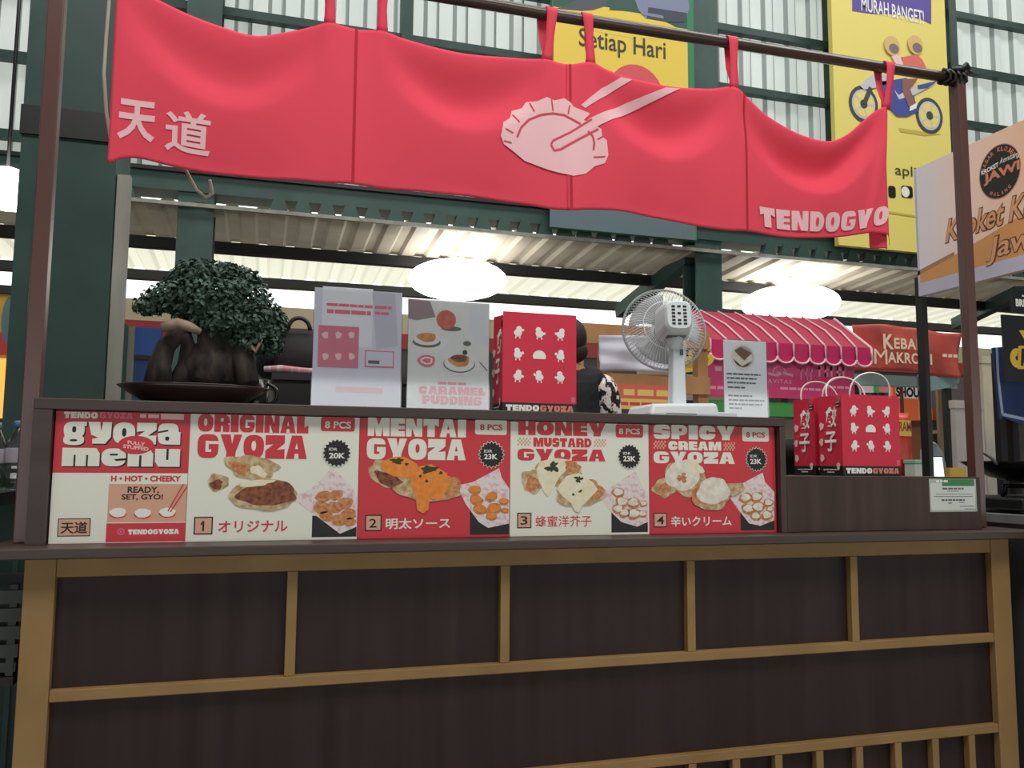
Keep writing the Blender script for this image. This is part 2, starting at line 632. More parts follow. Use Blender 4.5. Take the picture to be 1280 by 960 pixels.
xa = (at(225, 260, YC - 0.15).x + at(264, 260, YC - 0.15).x) / 2
xb = (at(870, 320, YC - 0.15).x + at(904, 320, YC - 0.15).x) / 2
tag(column('steel_column', xa, YC, 0.27, 9.0), 'green steel column directly behind the bonsai crown', 'column', kind='structure')
tag(column('steel_column', xb, YC, 0.27, 9.0), 'green steel column behind the white fan and pink awning', 'column', kind='structure')
tag(column('steel_column', 2 * xb - xa, YC, 0.27, 9.0), 'green steel column far to the right behind the black sign', 'column', kind='structure')

# beam under the clerestory wall with the pressed sheet ends above and below it
bz = 3.12
mb = MB()
mb.box(-6, 16, YC - 0.16, YC + 0.1, bz + 0.13, bz + 0.27, DGREEN2)
mb.box(-6, 16, YC - 0.20, YC + 0.1, bz + 0.27, bz + 0.30, DARK)
mb.box(-6, 16, YC - 0.20, YC - 0.17, bz, bz + 0.03, GREYP)
x = -3.0
while x < 13:
    if min(abs(x - xa), abs(x - xb), abs(x - 2 * xb + xa)) > 0.45:
        mb.add([(x, YC - 0.18, bz + 0.03), (x + 0.15, YC - 0.18, bz + 0.03), (x + 0.11, YC - 0.18, bz + 0.15), (x + 0.04, YC - 0.18, bz + 0.15),
                (x, YC - 0.1, bz + 0.03), (x + 0.15, YC - 0.1, bz + 0.03), (x + 0.11, YC - 0.1, bz + 0.15), (x + 0.04, YC - 0.1, bz + 0.15)],
               [(0, 1, 2, 3), (4, 7, 6, 5), (0, 4, 5, 1), (1, 5, 6, 2), (2, 6, 7, 3), (3, 7, 4, 0)], DGREEN2)
    x += 0.19
o = mb.build('roof_beam')
struct(o)

# lean-to roof behind: near strip and sun-lit translucent strip, purlins between them
def zr(y):
    return 3.14 - (y - YC) * 0.045


struct(corrugated(-6, 16, 0.24, 0.03, lambda x, d: ((x, YC - 0.17, zr(YC - 0.17) + d), (x, 5.85, zr(5.85) + d)), ROOFN).build('ceiling'))
struct(corrugated(-6, 16, 0.24, 0.03, lambda x, d: ((x, 5.8, zr(5.8) + d + 0.01), (x, 7.0, zr(7.0) + d + 0.01)), ROOFF).build('ceiling'))
for y, h in ((5.8, 0.1), (6.95, 0.1)):
    ti += 1
    struct(MB().box(-6, 16, y - 0.05, y + 0.05, zr(y) - h, zr(y) - 0.005, DARK).build('trim_%d' % ti))
# green knee braces from the columns to the purlin
for px0, py0, px1, py1, lab in ((862, 322, 775, 390, 1), (1275, 365, 1195, 405, 2)):
    ti += 1
    a, b = at(px0, py0, YC + 0.1), at(px1, py1, 6.6)
    struct(MB().bar(a, b, 0.12, 0.14, DGREEN2).build('trim_%d' % ti))

# far wall beyond the roof's edge, with its painted red band
YW = 8.0
mb = MB()
CREAMW = mat('cream_wall', '#d9c8a8', 0.7)
zw2, zw1, zw0 = at(1240, 436, YW).z, at(1240, 456, YW).z, at(1240, 471, YW).z
mb.box(-7, 18, YW, YW + 0.15, zw1, zw2, CREAMW)
mb.box(-7, 18, YW - 0.02, YW + 0.15, zw0, zw1, mat('red_band', '#b0413f', 0.6))
mb.box(-7, 18, YW, YW + 0.15, 0, zw0, mat('dim_shop_wall', '#3b3d3c', 0.7, col2='#57544f', scale=(0.7, 1, 1.6)))
struct(mb.build('wall_far'))
ti += 1
struct(MB().box(-9, -8.9, -9, 12, 0, 9, CONC).build('blocker_wall_left'))  # unseen side wall, added to hold back sky light from the left
struct(MB().box(20, 20.1, -9, 12, 0, 9, CONC).build('blocker_wall_right'))  # likewise added out of view, blocks daylight from the right
struct(MB().box(-9, 20, -9, 5.1, 9.0, 9.1, ROOFN).build('ceiling'))  # unseen roof over the hall, added to block overhead sky light
struct(MB().box(-9, 20, -9.1, -9, 2.25, 9.0, CONC).build('blocker_wall_front'))  # unseen wall added to cut frontal daylight, gap below lets some in

# the big column close behind the stall, its painted grey edge
CX0, CX1, CY = at(22, 240, 1.0).x, at(143, 240, 1.0).x, 1.0
mb = MB()
mb.box(CX0, CX1, CY, CY + 0.02, 0, 6, DGREEN)
mb.box(CX0, CX0 + 0.02, CY + 0.02, CY + 0.28, 0, 6, DGREEN)
mb.box(CX1 - 0.02, CX1, CY + 0.02, CY + 0.28, 0, 6, DGREEN)
mb.box(CX0, CX1, CY + 0.28, CY + 0.3, 0, 6, DGREEN)
mb.box(CX0 - 0.004, CX1 + 0.004, CY - 0.012, CY, 2.2, 2.3, DARK)
mb.box(CX0 + 0.06, CX0 + 0.075, CY - 0.012, CY, 0, 6, DGREEN2)
tag(mb.build('steel_column'), 'broad dark green column right behind the left brown post', 'column', kind='structure')
tag(MB().box(CX1 + 0.003, CX1 + 0.045, CY + 0.02, CY + 0.06, 0, 2.1, GREYP).build('pipe_post'), 'pale grey chipped upright beside the broad green column', 'post', kind='structure')

# ------------------------------------------------------------------ billboards on the clerestory wall
YB = YC - 0.28


def board_print(x0p, x1p, ytp, ybp, depth, m, name, label):
    a = at(x0p, 100, YB)
    b = at(x1p, 100, YB)
    z1, z0 = ytp, ybp
    r = thing(name, (a.x, YB, z0), label, 'billboard')
    MB().box(a.x, b.x, YB, YB + depth, z0, z1, m).build('panel', r)
    return r, Print((0, YB - 0.002, 0), (1, 0, 0), (0, 0, 1), (0, -1, 0), 0.0015)


def px(fr_Y, c):
    """crop (ox, oy, s) -> function from crop pixel to (X, Z) on plane Y"""
    ox, oy, s = c

    def g(x, y):
        p = at(ox + x / s, oy + y / s, fr_Y)
        return (p.x, p.z)

    def bx(l, t, r, b):
        return (g(l, (t + b) / 2)[0], g((l + r) / 2, b)[1], g(r, (t + b) / 2)[0], g((l + r) / 2, t)[1])
    return g, bx


# yellow billboard over the middle of the stall
r, pr = board_print(690, 868, 6.2, at(780, 292, YB).z, 0.06, mat('billboard_green', '#2f7f55', 0.6), 'billboard', 'yellow billboard reading Setiap Hari, above the middle of the red curtain')
g, bx = px(YB, (660, 0, 5.333))
zb = at(780, 292, YB).z
xl, xr2 = g(170, 250)[0], g(1062, 250)[0]
z25 = at(780, 26, YB).z
pr.rect(xl, zb + 0.30, xr2, z25 + 0.02, YEL, 1)
pr.rect(xl - 0.03, zb, xr2 + 0.05, zb + 0.30, mat('billboard_slate', '#5d7076', 0.6), 1)
pr.rect(xl, z25 + 0.02, xr2, 6.2, mat('billboard_dim_green', '#2c5248', 0.6), 1)
pr.ell(*g(600, 150), 0.62, 0.13, YEL, 2)
pr.poly([g(*p) for p in ((190, 60), (330, 0), (520, -20), (525, 40), (430, 70), (360, 75))], mat('billboard_grey', '#4a5258', 0.6), 3)
pr.poly([g(*p) for p in ((700, -30), (1060, -40), (1075, 60), (1040, 150), (930, 150), (780, 125), (735, 70))], mat('billboard_lilac', '#7d84a0', 0.6), 3)
pr.poly([g(*p) for p in ((800, 50), (1060, 90), (1040, 150), (930, 150), (790, 125))], mat('billboard_navy', '#3a4150', 0.6), 4)
pr.poly([g(*p) for p in ((560, -20), (700, -20), (740, 90), (640, 75), (540, 70))], mat('billboard_dim_green', '#2c5248'), 3)
pr.line([g(750, 90), g(900, 118)], 0.03, mat('billboard_lilac', '#7d84a0'), 5)
pr.ell(*g(720, 640), 0.28, 0.30, mat('billboard_red', '#d4505a', 0.6), 2)
pr.done('artwork', r)
a0, b0, a1, b1 = bx(338, 170, 915, 355)
pr.text('Setiap Hari', a0, b0 - 0.05, a1, b1 - 0.09, mat('billboard_ink', '#3d3a24', 0.6), 3, off=0.01)
pr.done('lettering', r)

# lemon billboard with the motorbike
zb = at(1110, 312, YB).z
r, pr = board_print(1042, 1185, 6.6, zb, 0.06, YEL2, 'billboard', 'lemon yellow billboard with two riders on a blue motorbike')
g, bx = px(YB, (960, 0, 4.0))
pr.poly([g(*p) for p in ((420, -40), (815, -20), (815, 122), (760, 95), (640, 72), (520, 70), (420, 55))], PURP, 1)
pr.done('ribbon', r)
TYRE = mat('print_tyre', '#3d3f48', 0.6)
SIL = mat('print_silver', '#c9c6cc', 0.6)
BLUE = mat('print_blue', '#3f4b9a', 0.6)
SKIN = mat('print_skin', '#d9a98e', 0.6)
SHIRT = mat('print_shirt', '#e0705f', 0.6)
k = g(476, 520)
sc = g(576, 520)[0] - k[0]      # size of 100 crop pixels here
for cx, cy, rx, ry in ((476, 522, 0.72, 0.86), (805, 580, 0.70, 0.86)):
    c = g(cx, cy)
    pr.ell(c[0], c[1], rx * sc, ry * sc * 0.93, TYRE, 2)
    pr.ell(c[0], c[1], rx * sc * 0.80, ry * sc * 0.74, SIL, 3)
    pr.ell(c[0], c[1], rx * sc * 0.68, ry * sc * 0.63, YEL2, 4)
    for t in range(5):
        an = t * 1.257
        pr.line([c, (c[0] + rx * sc * .7 * math.cos(an), c[1] + ry * sc * .65 * math.sin(an))], 0.02, SIL, 5)
    pr.ell(c[0], c[1], rx * sc * 0.25, ry * sc * 0.22, TYRE, 6)
pr.poly([g(*p) for p in ((455, 430), (510, 380), (600, 375), (600, 420), (540, 440), (475, 450))], SIL, 7)
pr.poly([g(*p) for p in ((560, 410), (690, 392), (725, 480), (745, 560), (690, 585), (640, 582), (590, 530))], BLUE, 7)
pr.poly([g(*p) for p in ((625, 450), (650, 478), (690, 450), (830, 418), (800, 440), (720, 480), (650, 500))], SIL, 8)
pr.poly([g(*p) for p in ((740, 430), (845, 405), (790, 445), (745, 450))], BLUE, 9)
pr.line([g(510, 440), g(475, 525)], 0.05, TYRE, 8)
pr.poly([g(*p) for p in ((660, 290), (740, 275), (765, 300), (795, 358), (680, 352))], SHIRT, 9)
pr.poly([g(*p) for p in ((630, 270), (665, 290), (670, 330), (640, 335), (612, 285))], PINKL, 9)
pr.poly([g(*p) for p in ((665, 400), (745, 395), (705, 450), (735, 530), (705, 555), (665, 455))], mat('print_leg', '#8f5a56', 0.6), 10)
pr.poly([g(*p) for p in ((705, 535), (742, 515), (735, 545), (700, 560))], WHITE, 11)
for cx, cy in ((615, 232), (732, 228)):
    c = g(cx, cy)
    pr.ell(c[0], c[1], 0.39 * sc, 0.43 * sc, mat('print_helmet', '#dcb878', 0.6), 10)
    pr.ell(c[0] + 0.02, c[1] - 0.03, 0.25 * sc, 0.22 * sc, mat('print_visor', '#7d6c6c', 0.6), 11)
pr.poly([g(*p) for p in ((650, 640), (870, 672), (780, 680), (660, 660))], mat('print_lemon_dim', '#c9b24a', 0.6), 1)
pr.done('motorbike_picture', r)
pr.rrect(*bx(665, 930, 722, 990), 0.03, BLACK, 2)
pr.ell(*g(685, 960), 0.05, 0.055, WHITE, 3)
pr.rrect(*bx(600, 930, 637, 990), 0.03, BLACK, 2)
pr.done('store_badges', r)
pr.line([g(600, 1062), g(760, 1085)], 0.02, mat('print_lemon_dim', '#c9b24a'), 2)
pr.done('artwork', r)
a0, b0, a1, b1 = bx(465, 15, 775, 70)
pr.text('MURAH BANGET!', a0, b0 - 0.03, a1, b1 + 0.0, WHITE, 3, off=0.012, rise=-0.03)
a0, b0, a1, b1 = bx(590, 835, 860, 900)
pr.text('aplikasi', g(642, 862)[0] - 0.02, b0, a1, b1, mat('billboard_ink', '#3d3a24'), 3, off=0.0)
pr.done('lettering', r)

# ------------------------------------------------------------------ hall lamps (over-exposed white in the photograph)
def hall_lamp(p, wx, hz, label):
    r = thing('hall_lamp', (p.x, p.y, p.z), label, 'lamp', 'bright white hall lamps')
    prof = [(wx * math.sin(math.pi * k / 12) ** 0.9 if 0 < k < 12 else 0.0, -hz * math.cos(math.pi * k / 12)) for k in range(13)]
    MB().lathe(prof, LAMP, (p.x, p.y, p.z), 28).build('diffuser', r)
    MB().lathe([(0.0, hz + .001), (0.09, hz + .001), (0.05, hz + .04), (0.0, hz + .045)], FANW, (p.x, p.y, p.z), 20).build('cap', r)
    MB().tube([(p.x, p.y, p.z + hz + .04), (p.x, p.y, zr(max(p.y, YC)) - 0.002)], 0.012, FANW).build('stem', r)
    return r


hall_lamp(at(572, 350, 5.45), 0.46, 0.17, 'glaring white lamp under the roof above the pudding sign')
hall_lamp(at(988, 380, 5.45), 0.50, 0.18, 'glaring white lamp under the roof above the pink awning')
p = at(8, 236, 4.0)
r = thing('hall_lamp', (p.x, p.y, p.z), 'glaring white lamp at far left beside the broad green column', 'lamp', 'bright white hall lamps')
MB().lathe([(0.0, -0.15), (0.15, -0.11), (0.19, 0.0), (0.15, 0.1), (0.04, 0.14)], LAMP, p, 24).build('diffuser', r)
MB().tube([(p.x, p.y, p.z + 0.13), (p.x, p.y, 5.0)], 0.012, DARK).build('stem', r)

# ------------------------------------------------------------------ the stall: counter cabinet
r = thing('stall_counter', (1.3, 0.3, 0), 'long dark wood stall counter with tan trim strips on its front', 'counter')
MB().box(-0.04, 2.64, 0.012, 0.55, 0.0, 0.894, WOOD).build('carcass', r)
x0, x1 = 0.019, 2.571
for a, b in ((-0.043, x0), (x1, 2.640)):
    MB().box(a, b, -0.012, 0.012, 0.0, 0.894, PINE).build('stile', r, bevel=0.002)
for a, b in ((0.852, 0.894), (0.587, 0.612), (0.325, 0.3495), (0.0, 0.07)):
    MB().box(x0 + 0.0005, x1 - 0.0005, -0.010, 0.012, a, b, PINE).build('rail', r, bevel=0.002)
for k in range(1, 5):
    X = 0.52 * k
    MB().box(X - 0.012, X + 0.012, -0.0095, 0.012, 0.6125, 0.8515, PINE).build('divider', r, bevel=0.0015)
X = 2.471
while X > x0 + 0.03:
    MB().box(X - 0.0115, X + 0.0115, -0.0095, 0.012, 0.0705, 0.3245, PINE).build('slat', r, bevel=0.0015)
    X -= 0.1305
tag(MB().box(-0.13, 2.73, -0.06, 0.60, 0.8955, 0.9185, WOODT).build('countertop', bevel=0.003), 'dark laminate countertop overhanging the stall counter', 'countertop')

# display riser standing on the countertop
r = thing('display_riser', (0.9, 0.2, 0.919), 'dark raised shelf unit framing the menu boards', 'display shelf')
MB().box(-0.055, 1.89, 0.03, 0.42, 1.2215, 1.247, WOODT).build('top_shelf', r, bevel=0.002)
MB().box(-0.055, -0.016, 0.03, 0.42, 0.919, 1.221, WOODT).build('side_panel', r)
MB().box(1.872, 1.89, 0.03, 0.42, 0.919, 1.221, WOODT).build('side_panel', r)
MB().box(-0.0155, 1.8715, 0.062, 0.075, 0.919, 1.221, WOOD).build('back_panel', r)
r = thing('low_display_box', (2.2, 0.2, 0.919), 'low dark box on the countertop carrying the red bags and a certificate', 'display shelf')
MB().box(1.891, 2.585, 0.03, 0.045, 0.919, 1.0795, mat('brown_laminate', '#40302b', 0.5, col2='#4b3a34', scale=(24, 20, 1.2), spec=0.3)).build('front_panel', r, bevel=0.0015)
MB().box(1.891, 2.585, 0.0455, 0.45, 1.064, 1.0795, WOODT).build('top_shelf', r)
MB().box(2.57, 2.585, 0.0455, 0.45, 0.919, 1.0635, WOOD).build('side_panel', r)

# brown steel frame that carries the curtain
r = thing('curtain_frame', (1.3, 0.1, 0.9187), 'brown steel frame of two posts and a crossbar over the stall', 'frame')
MB().box(-0.0935, -0.057, 0.085, 0.12, 0.9187, 2.42, BROWN).build('post', r, bevel=0.003)
MB().box(2.626, 2.661, 0.085, 0.12, 0.9187, 2.425, BROWN).build('post', r, bevel=0.003)
MB().tube([(-0.10, 0.102, 2.398), (1.2, 0.102, 2.398), (2.66, 0.102, 2.412)], 0.017, BAR, 12).build('crossbar', r)
mb = MB()
for k in range(4):
    c = Vector((2.585 + 0.022 * k, 0.10, 2.411))
    mb.tube([c + Vector((0.008 * math.sin(t * 2.1), 0.023 * math.cos(t), 0.023 * math.sin(t))) for t in [i * math.pi / 5 for i in range(10)]], 0.006, DARK, 6, closed=True)
mb.tube([(2.64, 0.08, 2.43), (2.655, 0.075, 2.452), (2.672, 0.085, 2.448), (2.676, 0.09, 2.43), (2.65, 0.08, 2.425)], 0.009, DARK, 6)
mb.tube([(2.60, 0.08, 2.43), (2.64, 0.078, 2.436), (2.685, 0.085, 2.432)], 0.007, DARK, 6)
mb.build('cord_knot', r)

# ------------------------------------------------------------------ red noren curtain
YN = 0.10
TOPP = [(137, -40), (160, -18), (200, 1), (240, 20), (275, 33), (320, 45), (355, 41), (390, 34), (412, 31), (445, 37), (478, 41), (515, 51), (560, 63), (600, 69), (640, 72), (675, 75),
        (710, 81), (737, 80), (760, 88), (790, 98), (825, 106), (855, 110), (885, 111), (915, 111), (935, 124), (960, 145), (990, 163), (1020, 174), (1040, 176), (1060, 167),
        (1080, 150), (1097, 137), (1110, 135), (1119, 139), (1126, 150)]
BOTP = [(137, 204), (150, 199), (172, 198), (215, 209), (265, 217), (320, 222), (380, 227), (440, 232), (520, 239), (600, 248), (660, 256), (712, 265), (735, 263), (765, 263),
        (800, 268), (850, 279), (900, 288), (940, 291), (1000, 298), (1050, 296), (1097, 291), (1126, 300)]


def table(pts):
    q = sorted((at(x, y, YN).x, at(x, y, YN).z) for x, y in pts)
    return q


TOPT, BOTT = table(TOPP), table(BOTP)


def interp(T, x):
    if x <= T[0][0]:
        return T[0][1]
    for i in range(len(T) - 1):
        if x <= T[i + 1][0]:
            (xa_, ya_), (xb_, yb_) = T[i], T[i + 1]
            h = xb_ - xa_
            t = (x - xa_) / h
            m0 = (yb_ - T[i - 1][1]) / (xb_ - T[i - 1][0]) if i > 0 else (yb_ - ya_) / h
            m1 = (T[i + 2][1] - ya_) / (T[i + 2][0] - xa_) if i + 2 < len(T) else (yb_ - ya_) / h
            return (2 * t**3 - 3 * t**2 + 1) * ya_ + (t**3 - 2 * t**2 + t) * h * m0 + (-2 * t**3 + 3 * t**2) * yb_ + (t**3 - t**2) * h * m1
    return T[-1][1]


def X_at(pxx, pyy):
    return at(pxx, pyy, YN).x


XL, XR = X_at(140, 100), X_at(1124, 160)
SEAMS = [X_at(443, 130), X_at(712, 170), X_at(930, 210)]
STR = [0.06, X_at(412, 20), X_at(478, 20), X_at(683, 45), X_at(737, 50), X_at(915, 80), X_at(1106, 110)]
SAGS = [(0.06, STR[1], 0.034), (STR[2], STR[3], 0.05), (STR[4], STR[5], 0.055), (STR[5], STR[6], 0.06)]


def sst(t):
    t = max(0.0, min(1.0, t))
    return t * t * (3 - 2 * t)


def noren_y(x, t):
    y = YN
    for a, b, A in SAGS:
        if a < x < b:
            s = max(0.0, math.sin(math.pi * (x - a) / (b - a)))
            tc = 0.10 + 0.26 * s
            k = sst(t / tc) if t < tc else 1 - sst((t - tc) / 0.22)
            y += A * (s ** 1.3) * k
            # the belly of the panel comes forward below the sag, and slow hanging ripples
            y -= 0.016 * s * math.sin(math.pi * min(1, t * 1.05))
    for sx, am in [(SEAMS[0], 0.010), (SEAMS[1], 0.012), (SEAMS[2], 0.016)]:
        y -= am * math.exp(-((x - sx) / 0.05) ** 2) * (0.25 + 0.75 * t)
    for sx in STR:
        y -= 0.010 * math.exp(-((x - sx) / 0.035) ** 2) * max(0.0, 1 - t) ** 1.5
    y += 0.004 * math.sin(x * 17.0 + 1.5 * t) * t + 0.002 * math.sin(x * 41.0 + 3 * t) * (0.3 + 0.7 * t)
    # diagonal tension folds at the right end
    d = (x - (2.36 - 0.10 * t))
    y -= 0.010 * math.exp(-(d / 0.02) ** 2) * (1 - 0.6 * t)
    xf = 2.335 - 0.0 * t
    if x > xf:
        y += (x - xf) * 1.1
    return y


def noren_pt(x, z, off=0.0):
    zt, zb_ = interp(TOPT, x), interp(BOTT, x)
    t = (zt - z) / (zt - zb_)
    e = 1e-3
    y = noren_y(x, t)
    nx = (noren_y(x + e, t) - noren_y(x - e, t)) / (2 * e)
    nz = -(noren_y(x, t + e) - noren_y(x, t - e)) / (2 * e) / (zt - zb_)
    n = Vector((nx, -1, nz)).normalized()
    return Vector((x, y, z)) + n * off


noren = thing('noren_curtain', (1.2, 0.1, 1.83), 'long red hanging shop curtain with a dumpling emblem, tied to the crossbar', 'curtain')
bounds = [XL] + SEAMS + [XR]
for k in range(4):
    a, b = bounds[k] - (0.012 if k else 0), bounds[k + 1] + (0.0 if k < 3 else 0)
    n = max(24, int((b - a) / 0.007))
    mb = MB()
    vs, fs = [], []
    NT = 44
    for i in range(n + 1):
        x = a + (b - a) * i / n
        zt, zb_ = interp(TOPT, x), interp(BOTT, x)
        for j in range(NT + 1):
            z = zt + (zb_ - zt) * j / NT
            vs.append(noren_pt(x, z, -0.0015 * (k % 2)))
    for i in range(n):
        for j in range(NT):
            p = i * (NT + 1) + j
            fs.append((p, p + 1, p + NT + 2, p + NT + 1))
    mb.add(vs, fs, CLOTH, True)
    o = mb.build('cloth_panel', noren)
    so = o.modifiers.new('thick', 'SOLIDIFY')
    so.thickness = 0.0012
    so.offset = 1.0
# hem tail folded behind at the right end
mb = MB()
vs, fs = [], []
for i in range(7):
    x = 2.285 + 0.065 * i / 6
    for j in range(9):
        z = 1.86 - 0.052 * j / 8 * (1 if i > 0 else 0.9)
        vs.append((x + 0.0, 0.125 + 0.01 * math.sin(i), z))
for i in range(6):
    for j in range(8):
        p = i * 9 + j
        fs.append((p, p + 1, p + 10, p + 9))
mb.add(vs, fs, CLOTH, True)
o = mb.build('hem_tail', noren)
so = o.modifiers.new('thick', 'SOLIDIFY')
so.thickness = 0.0012
# stitched seams
mb = MB()
for sx in SEAMS:
    pts = []
    for j in range(30):
        zt, zb_ = interp(TOPT, sx), interp(BOTT, sx)
        pts.append((sx, zt + (zb_ - zt) * j / 29))
    vs, fs = [], []
    for q, z in pts:
        vs += [noren_pt(q - 0.0035, z, 0.0022), noren_pt(q + 0.0035, z, 0.0022)]
    for j in range(29):
        fs.append((2 * j, 2 * j + 2, 2 * j + 3, 2 * j + 1))
    mb.add(vs, fs, CLOTHD)
mb.build('seam', noren)
# strap loops over the bar
slant = {0: 0.0, 1: 0.0, 2: -0.005, 3: 0.012, 4: -0.012, 5: -0.004, 6: 0.012}
for k, sx in enumerate(STR):
    zt = interp(TOPT, sx) - 0.006
    zb2 = 2.398 if sx < 1.2 else 2.398 + 0.014 * (sx - 1.2) / 1.46
    yf = noren_y(sx, 0.06)
    path = [(yf + 0.002, zt), (yf - 0.0015, zt + 0.02), (0.085, (zt + zb2) / 2), (0.0815, zb2 - 0.01)]
    for t in range(0, 9):
        an = math.pi * (1 - t / 8)
        path.append((0.102 + 0.0205 * math.cos(an), zb2 + 0.0205 * math.sin(an)))
    path += [(0.122, zb2 - 0.03), (0.118, (zt + zb2) / 2), (yf + 0.008, zt + 0.03), (yf + 0.006, zt)]
    vs, fs = [], []
    N = len(path)
    for i, (y, z) in enumerate(path):
        f = min(1, max(0, (z - zt) / (zb2 - zt)))
        sl = slant[k] * f * (1 if i < N / 2 else -0.6)
        wdt = 0.016 - 0.004 * math.sin(math.pi * f)
        vs += [(sx - wdt + sl, y, z), (sx + wdt + sl, y, z)]
    for i in range(N - 1):
        fs.append((2 * i, 2 * i + 1, 2 * i + 3, 2 * i + 2))
    mb = MB()
    mb.add(vs, fs, CLOTH, True)
    o = mb.build('strap', noren)
    so = o.modifiers.new('thick', 'SOLIDIFY')
    so.thickness = 0.0015


# prints that follow the cloth
import bmesh


def cloth_print(polys, m, off, name, step=0.012):
    """polys: list of (verts2d (X, Z), faces); cut on a grid, then laid on the cloth"""
    bm = bmesh.new()
    for vs, fs in polys:
        bv = [bm.verts.new((x, 0, z)) for x, z in vs]
        for f in fs:
            try:
                bm.faces.new([bv[i] for i in f])
            except ValueError:
                pass
    bmesh.ops.triangulate(bm, faces=bm.faces[:])
    xs = [v.co.x for v in bm.verts]
    zs = [v.co.z for v in bm.verts]
    for lo, hi, ax in ((min(xs), max(xs), 0), (min(zs), max(zs), 2)):
        q = lo + step
        while q < hi:
            co, no = [0, 0, 0], [0, 0, 0]
            co[ax], no[ax] = q, 1
            bmesh.ops.bisect_plane(bm, geom=bm.verts[:] + bm.edges[:] + bm.faces[:], plane_co=co, plane_no=no, dist=1e-6)
            q += step
    for v in bm.verts:
        v.co = noren_pt(v.co.x, v.co.z, off)
    off0 = noren.location
    for v in bm.verts:
        v.co -= off0
    me = bpy.data.meshes.new(name)
    bm.to_mesh(me)
    bm.free()
    me.materials.append(m)
    o = bpy.data.objects.new(name, me)
    COL.objects.link(o)
    o.parent = noren
    return o


def pg(pts):
    return [(at(x, y, YN).x, at(x, y, YN).z) for x, y in pts]


def ctext(s, corners, off=0.02, space=1.0, curve=None):
    """corners: pixel TL, TR, BR, BL"""
    vs, fs, _ = text2d(s, off, space)
    q = pg(corners)
    out = []
    for u, v in vs:
        tx = (q[0][0] * (1 - u) + q[1][0] * u, q[0][1] * (1 - u) + q[1][1] * u)
        bt = (q[3][0] * (1 - u) + q[2][0] * u, q[3][1] * (1 - u) + q[2][1] * u)
        dz = curve(u) if curve else 0.0
        out.append((bt[0] * (1 - v) + tx[0] * v, bt[1] * (1 - v) + tx[1] * v + dz))
    return (out, fs)


cloth_print([ctext('天', ((148, 123), (199, 131), (193, 180), (146, 173)), 0.03), ctext('道', ((208, 139), (266, 147), (262, 198), (206, 189)), 0.02)], CLOTHP, 0.003, 'kanji_print')
so_, cu_ = chunky2d('TENDOGYO', 0.1)
q_ = pg(((947, 259), (1110, 257), (1108, 280), (950, 283)))


def _nm(u, v):
    tx = (q_[0][0] * (1 - u) + q_[1][0] * u, q_[0][1] * (1 - u) + q_[1][1] * u)
    bt = (q_[3][0] * (1 - u) + q_[2][0] * u, q_[3][1] * (1 - u) + q_[2][1] * u)
    return (bt[0] * (1 - v) + tx[0] * v, bt[1] * (1 - v) + tx[1] * v - 0.022 * math.sin(math.pi * u))


cloth_print([([_nm(u, v) for u, v in pl], [tuple(range(len(pl)))]) for pl in so_], CLOTHP, 0.003, 'name_print')
cloth_print([([_nm(u, v) for u, v in pl], [tuple(range(len(pl)))]) for pl in cu_], CLOTH, 0.0042, 'name_print_counters')
GY = [(640, 190), (628, 182), (624, 172), (629, 165), (628, 155), (637, 149), (640, 139), (652, 136), (658, 128), (671, 128), (682, 123), (692, 127), (704, 124), (712, 129), (716, 135), (736, 144),
      (728, 152), (741, 158), (750, 163), (751, 172), (757, 177), (755, 186), (759, 195), (755, 205), (742, 209), (730, 219), (715, 222), (698, 217), (672, 208), (655, 202)]
CH1 = [(725, 133), (730, 137), (768, 112), (790, 100), (776, 97), (752, 110)]
CH2 = [(690, 184), (697, 187), (712, 178), (748, 158), (795, 135), (850, 111), (832, 110), (785, 126), (737, 149), (712, 168), (692, 178)]
cloth_print([(pg(GY), [tuple(range(len(GY)))]), (pg(CH1), [tuple(range(len(CH1)))])], CLOTHP, 0.003, 'dumpling_print')


def stroke(pts, wd):
    q = pg(pts)
    vs, fs = [], []
    for i, (x, z) in enumerate(q):
        a, b = q[max(0, i - 1)], q[min(len(q) - 1, i + 1)]
        dx, dz = b[0] - a[0], b[1] - a[1]
        L = math.hypot(dx, dz)
        nx, nz = -dz / L * wd / 2, dx / L * wd / 2
        vs += [(x + nx, z + nz), (x - nx, z - nz)]
        if i:
            fs.append((2 * i - 2, 2 * i - 1, 2 * i + 1, 2 * i))
    return (vs, fs)


LN = 0.006
strokes = [stroke([(645, 173), (650, 161), (660, 151), (675, 145), (690, 143), (704, 145), (716, 152), (724, 157)], LN), stroke([(733, 166), (739, 172), (741, 180), (740, 189)], LN),
           stroke([(662, 130), (667, 141)], 0.004), stroke([(688, 126), (690, 140)], 0.004), stroke([(640, 145), (648, 154)], 0.004), stroke([(630, 163), (640, 168)], 0.004),
           stroke([(628, 178), (638, 180)], 0.004), stroke([(745, 176), (752, 172)], 0.004), stroke([(740, 198), (755, 197)], 0.004), stroke([(711, 133), (709, 144)], 0.004),
           stroke([(688, 182), (692, 189), (700, 188), (716, 179), (746, 163)], LN), stroke([(688, 182), (690, 177), (712, 167), (738, 151)], LN)]
cloth_print(strokes, CLOTHD2, 0.0042, 'dumpling_outline')
cloth_print([(pg(CH2), [tuple(range(len(CH2)))])], CLOTHP, 0.0036, 'chopstick_print')

